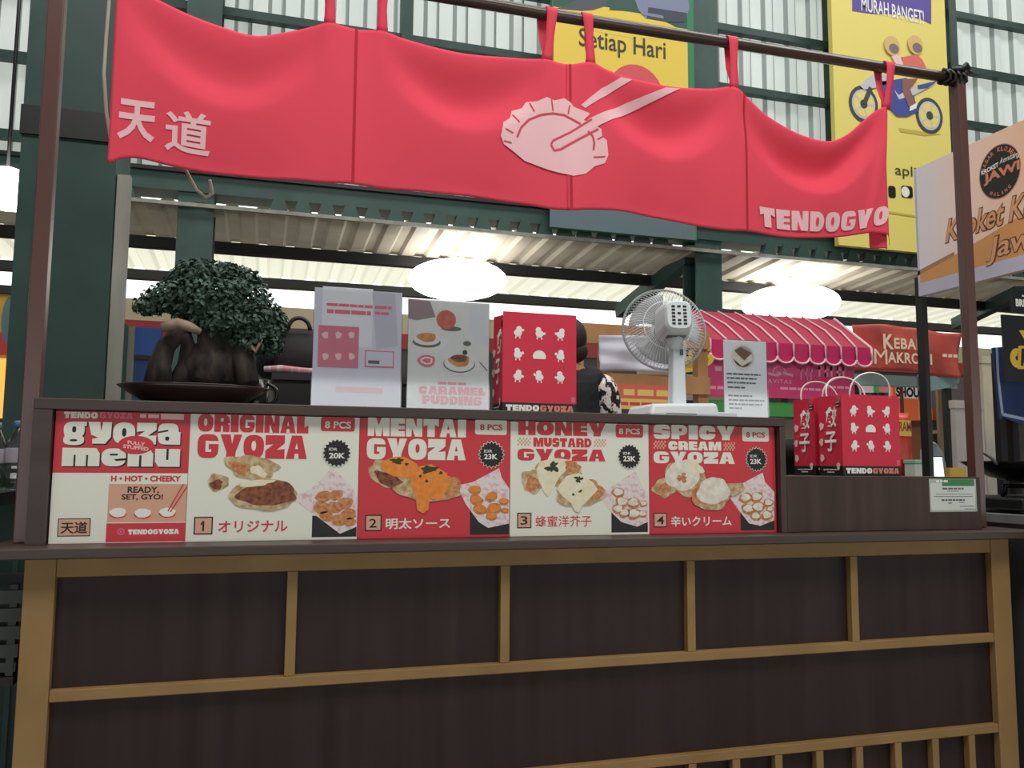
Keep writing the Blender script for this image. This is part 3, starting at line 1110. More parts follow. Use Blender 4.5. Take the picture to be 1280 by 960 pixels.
# thin cable running behind the curtain
cab = MB()
pts = [at(138, -20, 0.16), at(133, 45, 0.16), at(130, 92, 0.15), at(133, 140, 0.16), at(139, 178, 0.17), at(150, 190, 0.19), at(200, 196, 0.2), at(233, 214, 0.2), at(246, 238, 0.2), at(258, 247, 0.2), at(266, 242, 0.2), at(262, 225, 0.2)]
smp = []
for i in range(len(pts) - 1):
    for k in range(4):
        smp.append(pts[i].lerp(pts[i + 1], k / 4))
smp.append(pts[-1])
cab.tube(smp, 0.0045, mat('cable_ivory', '#b9b3a0', 0.5), 7)
tag(cab.build('power_cable'), 'thin ivory cable hanging behind the left end of the red curtain', 'cable')

# ------------------------------------------------------------------ menu boards
YP = 0.05
ZP0, ZP1 = 0.9192, 1.2195


def menu_board(X0, X1, label, base):
    r = thing('menu_board', ((X0 + X1) / 2, YP, ZP0), label, 'menu board', 'menu boards along the stall counter')
    MB().box(X0, X1, YP, YP + 0.006, ZP0, ZP1, base).build('board', r)
    return r, Print((0, YP, 0), (1, 0, 0), (0, 0, 1), (0, -1, 0))


def clampbox(b, X0, X1):
    return (max(b[0], X0 + 0.001), b[1], min(b[2], X1 - 0.001), b[3])


def gyoza_board(X0, X1, crop, label, red, title, mid, top_box, mid_box, low_box, checks, badge, badge_t, star, idr, price, price_t, black, tray, pieces, piece_m, food, num, num_t, jp, jp_t):
    base, ink = (RED, CREAM) if red else (CREAM, RED)
    r, pr = menu_board(X0, X1, label, base)
    g, bx = px(YP, crop)
    sc = (g(100, 500)[0] - g(0, 500)[0]) / 100.0

    def cl(pts):
        return [(min(max(g(*p)[0], X0 + 0.001), X1 - 0.001), g(*p)[1]) for p in pts]
    # panels and photo of the tray
    b = clampbox(bx(*black), X0, X1)
    pr.rect(b[0], ZP0 + 0.006, b[2], b[3], BLACK, 1)
    pr.poly(cl(tray), TRAYP, 2)
    rnd = random.Random(int(X0 * 1000))
    for k, (cx, cy, q) in enumerate(pieces):
        c = g(cx, cy)
        if c[0] + q * sc > X1 - 0.002:
            q = (X1 - 0.002 - c[0]) / sc
        pr.ell(c[0], c[1], q * sc, q * sc * 0.72, CRISP, 3 + k % 3, n=14, wob=0.06, seed=k, rot=rnd.uniform(-.4, .4) if c[0] + 1.3 * q * sc < X1 else 0)
        if piece_m:
            pr.ell(c[0], c[1] + 0.12 * q * sc, 0.72 * q * sc, q * sc * 0.5, piece_m, 6 + k % 3, n=14, wob=0.09, seed=k + 3)
    pr.done('tray_picture', r)
    # lettering
    pr.chunky(title, *bx(*top_box), ink, base, 2)
    if mid:
        pr.chunky(mid, *bx(*mid_box), ink, base, 2)
        for c in checks:
            q = bx(*c)
            nx, ny = 8, 4
            for i in range(nx):
                for j in range(ny):
                    if (i + j) % 2 == 0:
                        pr.rect(q[0] + (q[2] - q[0]) * i / nx, q[1] + (q[3] - q[1]) * j / ny, q[0] + (q[2] - q[0]) * (i + 1) / nx, q[1] + (q[3] - q[1]) * (j + 1) / ny, TAN, 1)
    pr.chunky('GYOZA', *bx(*low_box), ink, base, 2)
    pr.done('title_lettering', r)
    pr.text(jp, *bx(*jp_t), ink, 2, off=0.006 if '蜂' in jp else 0.02)
    pr.done('lettering', r)
    # piece-count badge
    pr.rrect(*bx(*badge), 0.006, ink, 2)
    pr.text('8 PCS', *bx(*badge_t), base, 3, off=0.03)
    pr.done('count_badge', r)
    # price star
    c = g(*star[:2])
    pr.star(c[0], c[1], star[2] * sc * 1.06, CREAM, 7, 20)
    pr.star(c[0], c[1], star[2] * sc, BLACK, 8, 20)
    pr.text('IDR', *bx(*idr), WHITE, 9, off=0.012)
    pr.text(price, *bx(*price_t), WHITE, 9, off=0.03)
    pr.done('price_star', r)
    # food photo
    for k, it in enumerate(food):
        if it[0] == 'e':
            _, cx, cy, rx, ry, m, wob, rot = it
            c = g(cx, cy)
            pr.ell(c[0], c[1], rx * sc, ry * sc, m, 3 + k, n=40, wob=wob, seed=k + int(X0 * 77), rot=rot)
        else:
            pr.poly(cl(it[1]), it[2], 3 + k)
    pr.done('dumpling_picture', r)
    # number tile
    q = bx(*num)
    pr.rect(*q, BLACK, 2)
    d = 0.003
    pr.rect(q[0] + d, q[1] + d, q[2] - d, q[3] - d, TAN, 3)
    if num_t[0] == '1':
        q = bx(*num_t[1:])
        wd, hh = q[2] - q[0], q[3] - q[1]
        pr.poly([(q[0] + wd * a_, q[1] + hh * b_) for a_, b_ in ((.15, .68), (.5, 1), (.85, 1), (.85, 0), (.5, 0), (.5, .72), (.28, .58))], BLACK, 4)
    else:
        pr.text(num_t[0], *bx(*num_t[1:]), BLACK, 4, off=0.012)
    pr.done('number_tile', r)
    return r


gyoza_board(0.2755, 0.673, (230, 500, 5.0545), 'white menu board number 1, original gyoza at 20K', False, 'ORIGINAL', None, (88, 95, 787, 205), None, (85, 220, 778, 370), None,
            (865, 108, 1080, 198), (890, 135, 1055, 180), (965, 335, 98), (915, 302, 968, 320), '20K', (915, 334, 1018, 370), (808, 730, 1092, 895),
            [(700, 605), (790, 570), (870, 500), (930, 430), (985, 470), (1070, 560), (1092, 620), (1092, 800), (985, 845), (820, 720), (710, 640)],
            [(880, 610, 55), (960, 600, 50), (1020, 650, 55), (870, 680, 60), (950, 680, 55), (1040, 720, 55), (900, 735, 50), (980, 760, 55), (1050, 770, 40)], None,
            [('e', 215, 520, 68, 58, DOUGH, .08, 0), ('e', 205, 535, 40, 34, FRIED, .12, .3), ('e', 430, 425, 175, 82, DOUGH, .09, -.15), ('e', 350, 430, 70, 40, CRISP, .12, -.5), ('e', 470, 450, 60, 30, SAUCE, .12, -.5),
             ('e', 505, 600, 222, 105, DOUGH, .05, .02), ('e', 530, 590, 195, 85, FRIED, .07, .05), ('e', 450, 525, 120, 22, SAUCE, .1, .1)],
            (62, 738, 182, 850), ('1', 98, 765, 133, 828), 'オリジナル', (215, 760, 655, 835))
gyoza_board(0.6745, 1.0665, (440, 500, 5.0545), 'red menu board number 2, mentai gyoza with orange sauce', True, 'MENTAI', None, (100, 118, 720, 232), None, (93, 245, 718, 378), None,
            (778, 122, 978, 220), (808, 153, 950, 192), (880, 345, 88), (833, 314, 885, 332), '23K', (833, 341, 918, 375), (745, 690, 1000, 862),
            [(660, 540), (760, 520), (930, 430), (945, 490), (1000, 560), (1000, 780), (860, 808), (800, 770), (720, 660)],
            [(775, 570, 45), (785, 632, 48), (880, 612, 45), (808, 690, 50), (958, 642, 42), (895, 690, 55), (965, 700, 35), (880, 735, 40)], MENTAI,
            [('e', 240, 475, 150, 78, DOUGH, .07, -.35), ('e', 235, 505, 100, 40, FRIED, .1, -.4), ('e', 305, 425, 122, 66, MENTAI, .04, -.15), ('e', 285, 385, 40, 18, HERB, .2, 0), ('e', 345, 405, 12, 9, HERB, .1, 0),
             ('e', 480, 575, 225, 62, DOUGH, .06, -.05), ('e', 620, 545, 70, 70, CRISP, .06, 0),
             ('p', [(368, 500), (385, 455), (425, 418), (500, 405), (600, 462), (612, 540), (560, 635), (490, 622), (482, 690), (450, 715), (410, 695), (400, 600), (372, 545)], MENTAI),
             ('e', 485, 438, 52, 22, HERB, .2, .1), ('e', 470, 512, 10, 10, HERB, .1, 0), ('e', 560, 460, 12, 10, HERB, .1, 0), ('e', 430, 480, 9, 9, HERB, .1, 0)],
            (82, 725, 187, 828), ('2', 108, 750, 155, 806), '明太ソース', (213, 745, 620, 815))
gyoza_board(1.068, 1.4665, (630, 500, 5.0526), 'white menu board number 3, honey mustard gyoza', False, 'HONEY', 'MUSTARD', (90, 138, 642, 225), (185, 240, 552, 297), (85, 310, 640, 385),
            [(85, 237, 170, 288), (568, 247, 645, 297)],
            (705, 155, 878, 237), (725, 180, 858, 216), (790, 357, 78), (750, 329, 798, 345), '23K', (750, 354, 830, 388), (678, 700, 908, 850),
            [(610, 600), (690, 540), (830, 450), (880, 560), (908, 600), (908, 770), (840, 800), (740, 770), (660, 690)],
            [(720, 585, 45), (745, 645, 48), (815, 650, 48), (720, 690, 42), (820, 720, 50), (880, 655, 28), (875, 720, 32), (760, 715, 40)], MAYO,
            [('e', 185, 510, 78, 72, DOUGH, .09, .3), ('e', 180, 530, 45, 45, CRISP, .12, .3), ('e', 350, 460, 150, 88, DOUGH, .06, -.2),
             ('p', [(205, 440), (225, 390), (300, 368), (400, 375), (395, 440), (345, 490), (310, 560), (275, 610), (250, 580), (215, 500)], SAUCE), ('e', 305, 425, 38, 28, HERB, .3, .4),
             ('e', 430, 420, 50, 36, CRISP, .12, -.2), ('e', 480, 590, 160, 78, DOUGH, .06, .05), ('e', 560, 570, 70, 60, CRISP, .09, -.6),
             ('p', [(328, 560), (390, 480), (470, 462), (560, 520), (590, 565), (540, 620), (490, 670), (470, 710), (445, 700), (420, 650), (370, 610)], SAUCE),
             ('e', 468, 500, 24, 18, HERB, .3, 0), ('e', 435, 597, 8, 8, HERB, .1, 0), ('e', 480, 575, 14, 6, HERB, .1, .5)],
            (82, 712, 173, 810), ('3', 103, 733, 148, 788), '蜂蜜洋芥子', (198, 730, 552, 800))
gyoza_board(1.468, 1.868, (800, 500, 5.055), 'red menu board number 4, spicy cream gyoza at the right end', True, 'SPICY', 'CREAM', (85, 160, 598, 250), (178, 262, 512, 318), (85, 328, 598, 402),
            [(85, 257, 163, 308), (528, 268, 600, 320)],
            (645, 175, 813, 262), (670, 203, 788, 238), (733, 375, 72), (693, 347, 738, 362), '23K', (693, 372, 765, 405), (635, 690, 848, 835),
            [(570, 620), (640, 530), (775, 458), (790, 520), (848, 580), (848, 760), (760, 795), (690, 780), (610, 680)],
            [(665, 620, 45), (735, 615, 45), (680, 690, 45), (745, 680, 48), (810, 650, 36), (800, 730, 42), (730, 735, 38), (820, 690, 26)], MAYO,
            [('e', 165, 545, 88, 55, DOUGH, .09, .4), ('e', 160, 555, 50, 30, CRISP, .14, .4), ('e', 290, 500, 140, 92, DOUGH, .06, -.3), ('e', 270, 475, 112, 88, MAYO, .05, .2), ('e', 340, 430, 60, 40, SAUCE, .1, -.3),
             ('e', 265, 492, 30, 24, CRISP, .3, 0), ('e', 450, 605, 130, 82, DOUGH, .06, .1), ('e', 380, 600, 60, 62, CRISP, .1, .2), ('e', 590, 560, 70, 36, DOUGH, .1, .1), ('e', 460, 575, 108, 78, MAYO, .05, .15)],
            (85, 712, 171, 805), ('4', 105, 733, 152, 786), '辛いクリーム', (195, 732, 578, 798))

# the title board at the left end
X0, X1 = -0.0125, 0.2745
r, pr = menu_board(X0, X1, 'red and cream title board reading gyoza menu, leftmost of the boards', CREAM)
g, bx = px(YP, (0, 480, 4.0))
zt = g(600, 445)[1]
pr.rect(X0, zt, X1, ZP1, RED, 1)
q = bx(530, 695, 930, 796)
pr.rect(q[0], ZP0 + 0.002, X1, q[3], RED, 1)
q = bx(540, 500, 935, 690)
pr.rect(q[0], q[1], X1, q[3], TAN, 1)
pr.rect(X0, ZP0, X1, ZP0 + 0.002, PINKL, 1)
pr.done('ground_print', r)
pr.chunky('TENDO', *bx(320, 140, 490, 172), CREAM, RED, 2)
pr.chunky('GYOZA', *bx(500, 142, 665, 174), PINKP, RED, 2)
pr.bars(bx(700, 152, 795, 170)[0], bx(700, 152, 795, 170)[1], bx(700, 152, 795, 170)[2], bx(700, 152, 795, 170)[3], PINKL, 2, 1)
pr.bars(bx(805, 150, 920, 178)[0], bx(805, 150, 920, 178)[1], bx(805, 150, 920, 178)[2], bx(805, 150, 920, 178)[3], PINKL, 2, 2)
for m, l, dx in ((BLACK, 2, 0.0028), (CREAM, 4, 0.0)):
    a = bx(318, 192, 903, 300)
    pr.chunky('gyoza', a[0] + dx, a[1] - dx, a[2] + dx, a[3] - dx, m, BLACK, l)
    a = bx(310, 322, 900, 412)
    pr.chunky('menu', a[0] + dx, a[1] - dx, a[2] + dx, a[3] - dx, m, BLACK, l)
pr.text('H • HOT • CHEEKY', *bx(555, 458, 905, 488), RED, 2, off=0.045)
pr.text('READY,', *bx(638, 513, 795, 550), BLACK, 2, off=0.03)
pr.text('SET, GYO!', *bx(608, 551, 815, 583), BLACK, 2, off=0.03)
pr.chunky('TENDOGYOZA', *bx(640, 726, 895, 751), WHITE, RED, 2)
pr.done('lettering', r)
c = g(680, 305)
s4 = g(100, 300)[0] - g(0, 300)[0]
pr.ell(c[0], c[1], 0.98 * s4, 0.54 * s4, RED, 6)
pr.ell(c[0], c[1], 0.94 * s4, 0.50 * s4, RED, 6.4)
pr.text('FULLY', c[0] - 0.45 * s4, c[1] + 0.06 * s4, c[0] + 0.5 * s4, c[1] + 0.26 * s4, PINKL, 7, off=0.03, rise=-0.12)
pr.text('STUFFED', c[0] - 0.68 * s4, c[1] - 0.18 * s4, c[0] + 0.7 * s4, c[1] + 0.04 * s4, PINKL, 7, off=0.03, rise=-0.12)
pr.done('oval_badge', r)
for k, (cx, cy) in enumerate(((590, 642), (714, 645), (838, 640))):
    c = g(cx, cy)
    pr.ell(c[0], c[1] - 0.10 * s4, 0.46 * s4, 0.24 * s4, RED, 2, wob=.02)
    pr.ell(c[0], c[1], 0.44 * s4, 0.27 * s4, WHITE, 3, wob=.03, seed=k)
pr.done('dumpling_drawings', r)
pr.line([g(840, 635), g(918, 500)], 0.0028, RED, 5)
pr.line([g(852, 640), g(935, 512)], 0.0028, RED, 5)
pr.done('chopstick_drawing', r)
c = g(605, 738)
pr.ring(c[0], c[1], 0.13 * s4, 0.2 * s4, PINKP, 2)
pr.ell(c[0], c[1], 0.08 * s4, 0.08 * s4, PINKP, 2)
pr.done('round_mark', r)
q = bx(288, 672, 452, 762)
pr.rect(*q, BLACK, 2)
pr.rect(q[0] + .002, q[1] + .002, q[2] - .002, q[3] - .002, TAN, 3)
pr.text('天道', *bx(303, 688, 438, 748), BLACK, 4, off=0.02)
pr.done('name_plaque', r)

# certificate stuck on the low box
YF = 0.0295
g, bx = px(YF, (1140, 540, 6.4))
a = bx(140, 375, 515, 638)
r = thing('certificate_sticker', ((a[0] + a[2]) / 2, YF, a[1]), 'white and green laminated certificate stuck on the low dark box', 'certificate')
pr = Print((0, YF, 0), (1, 0, 0), (0, 0, 1), (0, -1, 0))
mb = MB()
mb.box(a[0], a[2], YF - 0.0002, YF, a[1], a[3], mat('laminate_film', '#a9b3a6', 0.25))
mb.build('sheet', r)
pr.rrect(a[0] + .004, a[1] + .005, a[2] - .006, a[3] - .012, 0.008, mat('certificate_paper', '#d2d6cf', 0.35), 2)
q = bx(238, 378, 495, 432)
pr.rect(*q, mat('certificate_green', '#2f7d43', 0.4), 3)
INK = mat('print_grey_ink', '#5b5f5b', 0.5)
for k, (l, t, rr, b) in enumerate(((240, 446, 412, 460), (280, 470, 372, 476), (190, 495, 480, 500), (175, 513, 485, 519), (235, 537, 420, 552), (290, 564, 320, 574), (380, 590, 500, 596), (375, 560, 420, 566), (420, 612, 500, 618))):
    q = bx(l, t, rr, b)
    pr.bars(*q, INK, 3, k)
q = bx(190, 385, 290, 402)
pr.bars(*q, WHITE, 4, 4)
pr.done('printed_lines', r)

# ------------------------------------------------------------------ things standing on the riser shelf (z = 1.247)
ZS = 1.2472
ACR = clear_mat('clear_acrylic')


def sign_holder(p_tl, p_tr, p_bl, p_br, Y, name, label, paper):
    """upright clear sheet with a printed paper, on a small clear foot"""
    a, b = at(*p_tl, Y), at(*p_tr, Y)
    c, d = at(*p_bl, Y), at(*p_br, Y)
    X0, X1 = (a.x + c.x) / 2, (b.x + d.x) / 2
    Z1 = (a.z + b.z) / 2
    r = thing(name, ((X0 + X1) / 2, Y, ZS), label, 'sign holder')
    MB().box(X0, X1, Y, Y + 0.0006, ZS + 0.004, Z1 - 0.002, paper).build('paper', r)
    MB().box(X0 - 0.002, X1 + 0.002, Y - 0.0062, Y - 0.0042, ZS + 0.0005, Z1, ACR).build('clear_sheet', r)
    mb = MB()
    mb.box(X0 - 0.002, X1 + 0.002, Y + 0.0006, Y + 0.0026, ZS + 0.003, Z1, ACR)
    mb.box(X0 - 0.002, X1 + 0.002, Y - 0.0042, Y + 0.06, ZS + 0.0002, ZS + 0.003, ACR)
    mb.build('clear_foot', r)
    return r, Print((0, Y, 0), (1, 0, 0), (0, 0, 1), (0, -1, 0)), (X0, X1, Z1)


PAPL = mat('paper_lavender', '#d3d2e0', 0.35)
r, pr, (X0, X1, Z1) = sign_holder((391, 358), (498, 365), (392, 502), (505, 507), 0.15, 'sign_holder', 'clear stand with a lavender pink promo sheet, beside the bonsai', PAPL)
g, bx = px(0.15, (380, 340, 3.5556))
pr.rect(*bx(80, 70, 305, 330), mat('paper_pale', '#e4e4ea', 0.35), 1)
pr.poly([g(*p) for p in ((305, 85), (405, 95), (418, 330), (320, 345))], mat('paper_mist', '#c2c1cc', 0.35), 1)
for k, (l, t, rr, b) in enumerate(((100, 143, 305, 156), (102, 170, 298, 188), (315, 152, 390, 165), (315, 178, 380, 190))):
    pr.bars(*bx(l, t, rr, b), PINKP, 2, k, gap=0.12)
pr.rect(*bx(62, 240, 243, 425), mat('print_rose', '#d4788c', 0.4), 2)
for i in range(3):
    for j in range(2):
        c = g(95 + 58 * i, 280 + 95 * j)
        pr.ell(c[0], c[1], 0.008, 0.009, PINKL, 3, wob=.1, seed=i + j)
q = bx(270, 350, 400, 425)
pr.rect(*q, PINKP, 2)
pr.rect(q[0] + .003, q[1] + .004, q[2] - .003, q[3] - .003, PAPL, 3)
pr.rect(*bx(285, 393, 335, 408), mat('print_grey_ink', '#5b5f5b'), 4)
pr.rect(*bx(140, 513, 350, 537), mat('print_rose2', '#e2a3ad', 0.4), 2)
pr.done('printed_sheet', r)

PAPG = mat('paper_grey', '#dddeda', 0.35)
r, pr, (X0, X1, Z1) = sign_holder((508, 372), (606, 379), (512, 505), (616, 510), 0.15, 'sign_holder', 'clear stand with a caramel pudding sheet showing dessert plates', PAPG)
GLZ = mat('print_plate', '#e4e3df', 0.4)
SHD = mat('print_plate_dark', '#6c665f', 0.4)
PUD = mat('print_pudding', '#dca35c', 0.4, col2='#c87f3e', scale=(50, 50, 50))


def ellp(cx, cy, rx, ry, m, l, **k):
    c = g(cx, cy)
    s = (g(100, cy)[0] - g(0, cy)[0]) / 100
    pr.ell(c[0], c[1], rx * s, ry * s, m, l, **k)


pr.poly([g(*p) for p in ((462, 118), (560, 130), (585, 200), (500, 215), (463, 205))], mat('print_plum', '#98838a', 0.4), 1)
pr.poly([g(*p) for p in ((735, 150), (795, 145), (815, 320), (760, 320), (735, 250))], mat('print_bottle', '#d9dbe0', 0.4), 1)
ellp(632, 212, 48, 46, mat('print_fruit', '#d27b62', 0.4, col2='#b8574a', scale=(40, 40, 40)), 2)
ellp(655, 252, 50, 12, SHD, 1)
ellp(558, 312, 84, 42, GLZ, 1)
ellp(545, 312, 68, 26, SHD, 2)
ellp(545, 303, 62, 24, GLZ, 3)
ellp(545, 290, 46, 22, PUD, 4, wob=.05)
ellp(700, 410, 92, 54, GLZ, 2)
ellp(690, 408, 78, 44, SHD, 3)
ellp(690, 404, 74, 42, GLZ, 4)
ellp(690, 394, 52, 30, PUD, 5, wob=.06)
ellp(690, 384, 40, 18, FRIED, 6, wob=.06)
ellp(715, 358, 12, 12, HERB, 7)
ellp(725, 318, 20, 12, SHD, 2)
pr.line([g(780, 400), g(815, 440)], 0.003, SHD, 2)
ellp(545, 394, 42, 28, PINKP, 5, wob=.05)
ellp(545, 394, 30, 18, GLZ, 6, wob=.05)
ellp(545, 394, 20, 11, PINKP, 7, wob=.1)
pr.done('printed_sheet', r)
pr.bars(*bx(595, 490, 720, 502), PINKP, 2, 5)
pr.chunky('CARAMEL', *bx(510, 511, 805, 546), PINKP, PAPG, 2)
pr.chunky('PUDDING', *bx(525, 552, 790, 590), PINKP, PAPG, 2)
pr.done('lettering', r)

r, pr, (X0, X1, Z1) = sign_holder((902, 425), (955, 425), (908, 512), (962, 516), 0.15, 'sign_holder', 'small white card of a brown square pudding, right of the fan', mat('paper_white', '#f0f2f5', 0.4))
g, bx = px(0.15, (720, 340, 4.923))
ellp(1028, 525, 84, 84, GLZ, 1)
ellp(1028, 522, 70, 66, mat('print_plate_tan', '#b7aaa0', 0.4), 2)
ellp(1024, 530, 60, 55, FRIED, 3)
pr.poly([g(*p) for p in ((965, 490), (1010, 465), (1085, 510), (1085, 545), (1020, 580), (965, 530))], MAYO, 4)
pr.poly([g(*p) for p in ((972, 485), (1012, 462), (1080, 500), (1035, 545))], mat('print_cocoa', '#7d5a49', 0.4), 5)
for k, (t, x1) in enumerate(((630, 1135), (655, 1110), (682, 1105), (710, 1040), (762, 1085), (790, 1160), (815, 1145), (838, 1020))):
    q = bx(925 + k * 2.5, t - 5, x1, t + 5)
    pr.bars(*q, mat('print_grey_ink', '#5b5f5b'), 2, k + 20)
pr.done('printed_lines', r)
mb = MB()
p = at(905, 512, 0.13)
mb.box(p.x - 0.045, p.x + 0.035, 0.115, 0.155 - 0.012, ZS, ZS + 0.018, mat('card_foot', '#d4d7de', 0.3))
tag(mb.build('card_holder_foot', bevel=0.003), 'small pale plastic block standing in front of the pudding card', 'block')


# ------------------------------------------------------------------ red paper bags
def blob_figure(pr, cx, cz, s, k):
    """plain white dumpling shapes"""
    rnd = random.Random(k)
    if k % 9 == 4:
        pts = [(cx + 1.1 * s * math.cos(t), cz - 0.35 * s + (1.05 * s * math.sin(t))) for t in [math.pi * i / 14 for i in range(15)]]
        pr.poly(pts, WHITE, 2)
        pr.rrect(cx - 1.05 * s, cz - 0.65 * s, cx + 1.05 * s, cz - 0.3 * s, 0.16 * s, WHITE, 3)
        return
    pr.ell(cx, cz - 0.1 * s, 0.66 * s, 0.6 * s, WHITE, 2, n=20, wob=0.04, seed=k)
    d = rnd.uniform(-.25, .25) * s
    pr.ell(cx + d, cz + 0.55 * s, 0.46 * s, 0.42 * s, WHITE, 3, n=16)
    for e in (-1, 1):
        pr.line([(cx + e * .28 * s, cz - .5 * s), (cx + e * rnd.uniform(.2, .45) * s, cz - 1.0 * s)], 0.2 * s, WHITE, 2)
    e = rnd.choice((-1, 1))
    pr.ell(cx + e * .78 * s, cz + rnd.uniform(-.1, .35) * s, .24 * s, .2 * s, WHITE, 4, n=12, rot=rnd.uniform(-1, 1))


def paper_bag(X0, Y0, Z0, W, D, H, label, side=True, handles=True, text=True):
    r = thing('paper_bag', (X0 + W / 2, Y0 + D / 2, Z0), label, 'paper bag', 'red paper carrier bags')
    mb = MB()
    e = 0.006
    hb = 0.031
    # lower black band and red body, gusset folded in at the sides
    ys = [Y0, Y0 + D / 2, Y0 + D]
    def ringp(z, tuck):
        return [(X0, Y0, z), (X0 + W, Y0, z), (X0 + W - tuck, Y0 + D / 2, z), (X0 + W, Y0 + D, z), (X0, Y0 + D, z), (X0 + tuck, Y0 + D / 2, z)]
    R = [ringp(Z0, 0.0), ringp(Z0 + hb, 0.001), ringp(Z0 + H * 0.5, 0.004), ringp(Z0 + H, 0.018)]
    vs = [v for q in R for v in q]
    f1 = [(k, (k + 1) % 6, 6 + (k + 1) % 6, 6 + k) for k in range(6)]
    f2 = [(a * 6 + k, a * 6 + (k + 1) % 6, (a + 1) * 6 + (k + 1) % 6, (a + 1) * 6 + k) for a in (1, 2) for k in range(6)]
    mb.add(vs, f1 + [(5, 4, 3, 2, 1, 0)], BLACK)
    mb.add(vs, f2, PAPERRED)
    o = mb.build('bag_body', r)
    so = o.modifiers.new('thick', 'SOLIDIFY')
    so.thickness = 0.0012
    pr = Print((0, Y0 - 0.0003, 0), (1, 0, 0), (0, 0, 1), (0, -1, 0))
    for i in range(3):
        for j in range(3):
            blob_figure(pr, X0 + W * (0.2 + 0.29 * i), Z0 + H * (0.80 - 0.215 * j), W * 0.082, i + 3 * j)
    pr.rrect(X0 + W * 0.93, Z0 + hb + 0.004, X0 + W * 0.98, Z0 + hb + 0.02, 0.003, PINKP, 2)
    pr.done('front_print', r)
    pr.chunky('TENDO', X0 + 0.045 * W, Z0 + 0.008, X0 + 0.49 * W, Z0 + 0.025, WHITE, BLACK, 2)
    pr.chunky('GYOZA', X0 + 0.505 * W, Z0 + 0.008, X0 + 0.96 * W, Z0 + 0.025, mat('print_salmon', '#d9826f', 0.5), BLACK, 2)
    pr.done('lettering', r)
    if side:
        q = Print((X0 - 0.0003, 0, 0), (0, -1, 0), (0, 0, 1), (-1, 0, 0))
        q.o = Vector((X0 - 0.0045, Y0, 0))

        def sp(a):      # follow the slight tuck of the gusset
            return a
        ya, yb = -(D * 0.72), -(D * 0.22)
        for ch, z0, z1 in (('餃', 0.60, 0.86), ('子', 0.30, 0.55)):
            q.text(ch, ya, Z0 + H * z0, yb, Z0 + H * z1, WHITE, 1, off=0.03)
        q.rect(-D * 0.30, Z0 + H * 0.85, -D * 0.03, Z0 + H * 0.92, BLACK, 3)
        q.bars(-D * 0.29, Z0 + H * 0.90, -D * 0.05, Z0 + H * 0.91, WHITE, 4, 3)
        q.bars(-D * 0.29, Z0 + H * 0.86, -D * 0.05, Z0 + H * 0.87, WHITE, 4, 4)
        for k, (a, b) in enumerate(((0.86, 0.42), (0.85, 0.62), (0.16, 0.12), (0.84, 0.22))):
            q.ell(-D * a, Z0 + H * b, 0.009, 0.012, PINKL, 1, wob=.12, seed=k)
        q.bars(-D * 0.8, Z0 + 0.018, -D * 0.2, Z0 + 0.021, WHITE, 2, 7)
        q.bars(-D * 0.65, Z0 + 0.010, -D * 0.35, Z0 + 0.013, WHITE, 2, 8)
        for v_i, v in enumerate(q.mb.v):
            # lay the side print on the folded gusset
            f = min(1.0, max(0.0, (v[2] - Z0) / H))
            tk = (0.018 * max(0, f - .5) * 2 + 0.004) * (1 - abs((v[1] - Y0) / D - 0.5) * 2)
            q.mb.v[v_i] = (v[0] + tk, v[1], v[2])
        q.done('side_print', r)
    if handles:
        for n_, (yy, lean) in enumerate(((Y0 + 0.003, -0.015), (Y0 + D - 0.003, 0.02))):
            pts = []
            for k in range(25):
                t = math.pi * k / 24
                pts.append((X0 + W / 2 - 0.075 * math.cos(t) * (1 + 0.12 * math.sin(t)), yy + lean * math.sin(t), Z0 + H - 0.012 + 0.082 * max(0.0, math.sin(t)) ** 0.8))
            MB().tube(pts, 0.0028, ROPE, 7).build('rope_handle', r)
    return r


paper_bag(2.178, 0.15, 1.0797, 0.217, 0.115, 0.256, 'red paper bag standing in front on the low box, right end of the stall')
paper_bag(2.19, 0.302, 1.0797, 0.217, 0.115, 0.256, 'red paper bag half hidden behind the front bag on the low box')
paper_bag(1.073, 0.15, ZS, 0.218, 0.10, 0.286, 'red paper bag on the raised shelf between the pudding sign and the fan', handles=False)

# black pan lying behind the bags
p = at(1060, 572, 0.52)
r = thing('black_pan', (p.x, 0.70, 1.0), 'wide black pan partly hidden behind the red bags', 'pan')
MB().lathe([(0.05, 0), (0.16, 0.03), (0.25, 0.10), (0.30, 0.21), (0.29, 0.21), (0.24, 0.105), (0.15, 0.04), (0.0, 0.012)], DARK, (p.x - 0.02, 0.72, 0.996), 36).build('bowl', r)
MB().tube([(p.x + 0.26 + 0.035 * math.sin(t), 0.72 - 0.05 * math.cos(t), 1.19 + 0.02 * math.sin(t)) for t in [math.pi * k / 10 for k in range(11)]], 0.008, DARK).build('handle', r)

# ------------------------------------------------------------------ white table fan, seen from behind
fx = at(836, 505, 0.17).x
r = thing('table_fan', (fx, 0.17, ZS), 'white table fan seen from behind, on the raised shelf', 'fan')
b0x, b1x = at(798, 512, 0.17).x, at(884, 514, 0.17).x
mb = MB()
mb.hexa([(b0x, 0.09, ZS), (b1x, 0.09, ZS), (b1x, 0.27, ZS), (b0x, 0.27, ZS),
         (b0x + 0.012, 0.10, ZS + 0.036), (b1x - 0.006, 0.10, ZS + 0.043), (b1x - 0.006, 0.26, ZS + 0.043), (b0x + 0.012, 0.26, ZS + 0.036)], FANW)
mb.build('base', r, bevel=0.009)
tag(MB().box(b0x + 0.05, b1x - 0.08, 0.0885, 0.0895, ZS + 0.006, ZS + 0.009, GREY).build('base_seam', r), None, None)
nx0 = at(846, 480, 0.17).x
ht = at(850, 436, 0.17).z
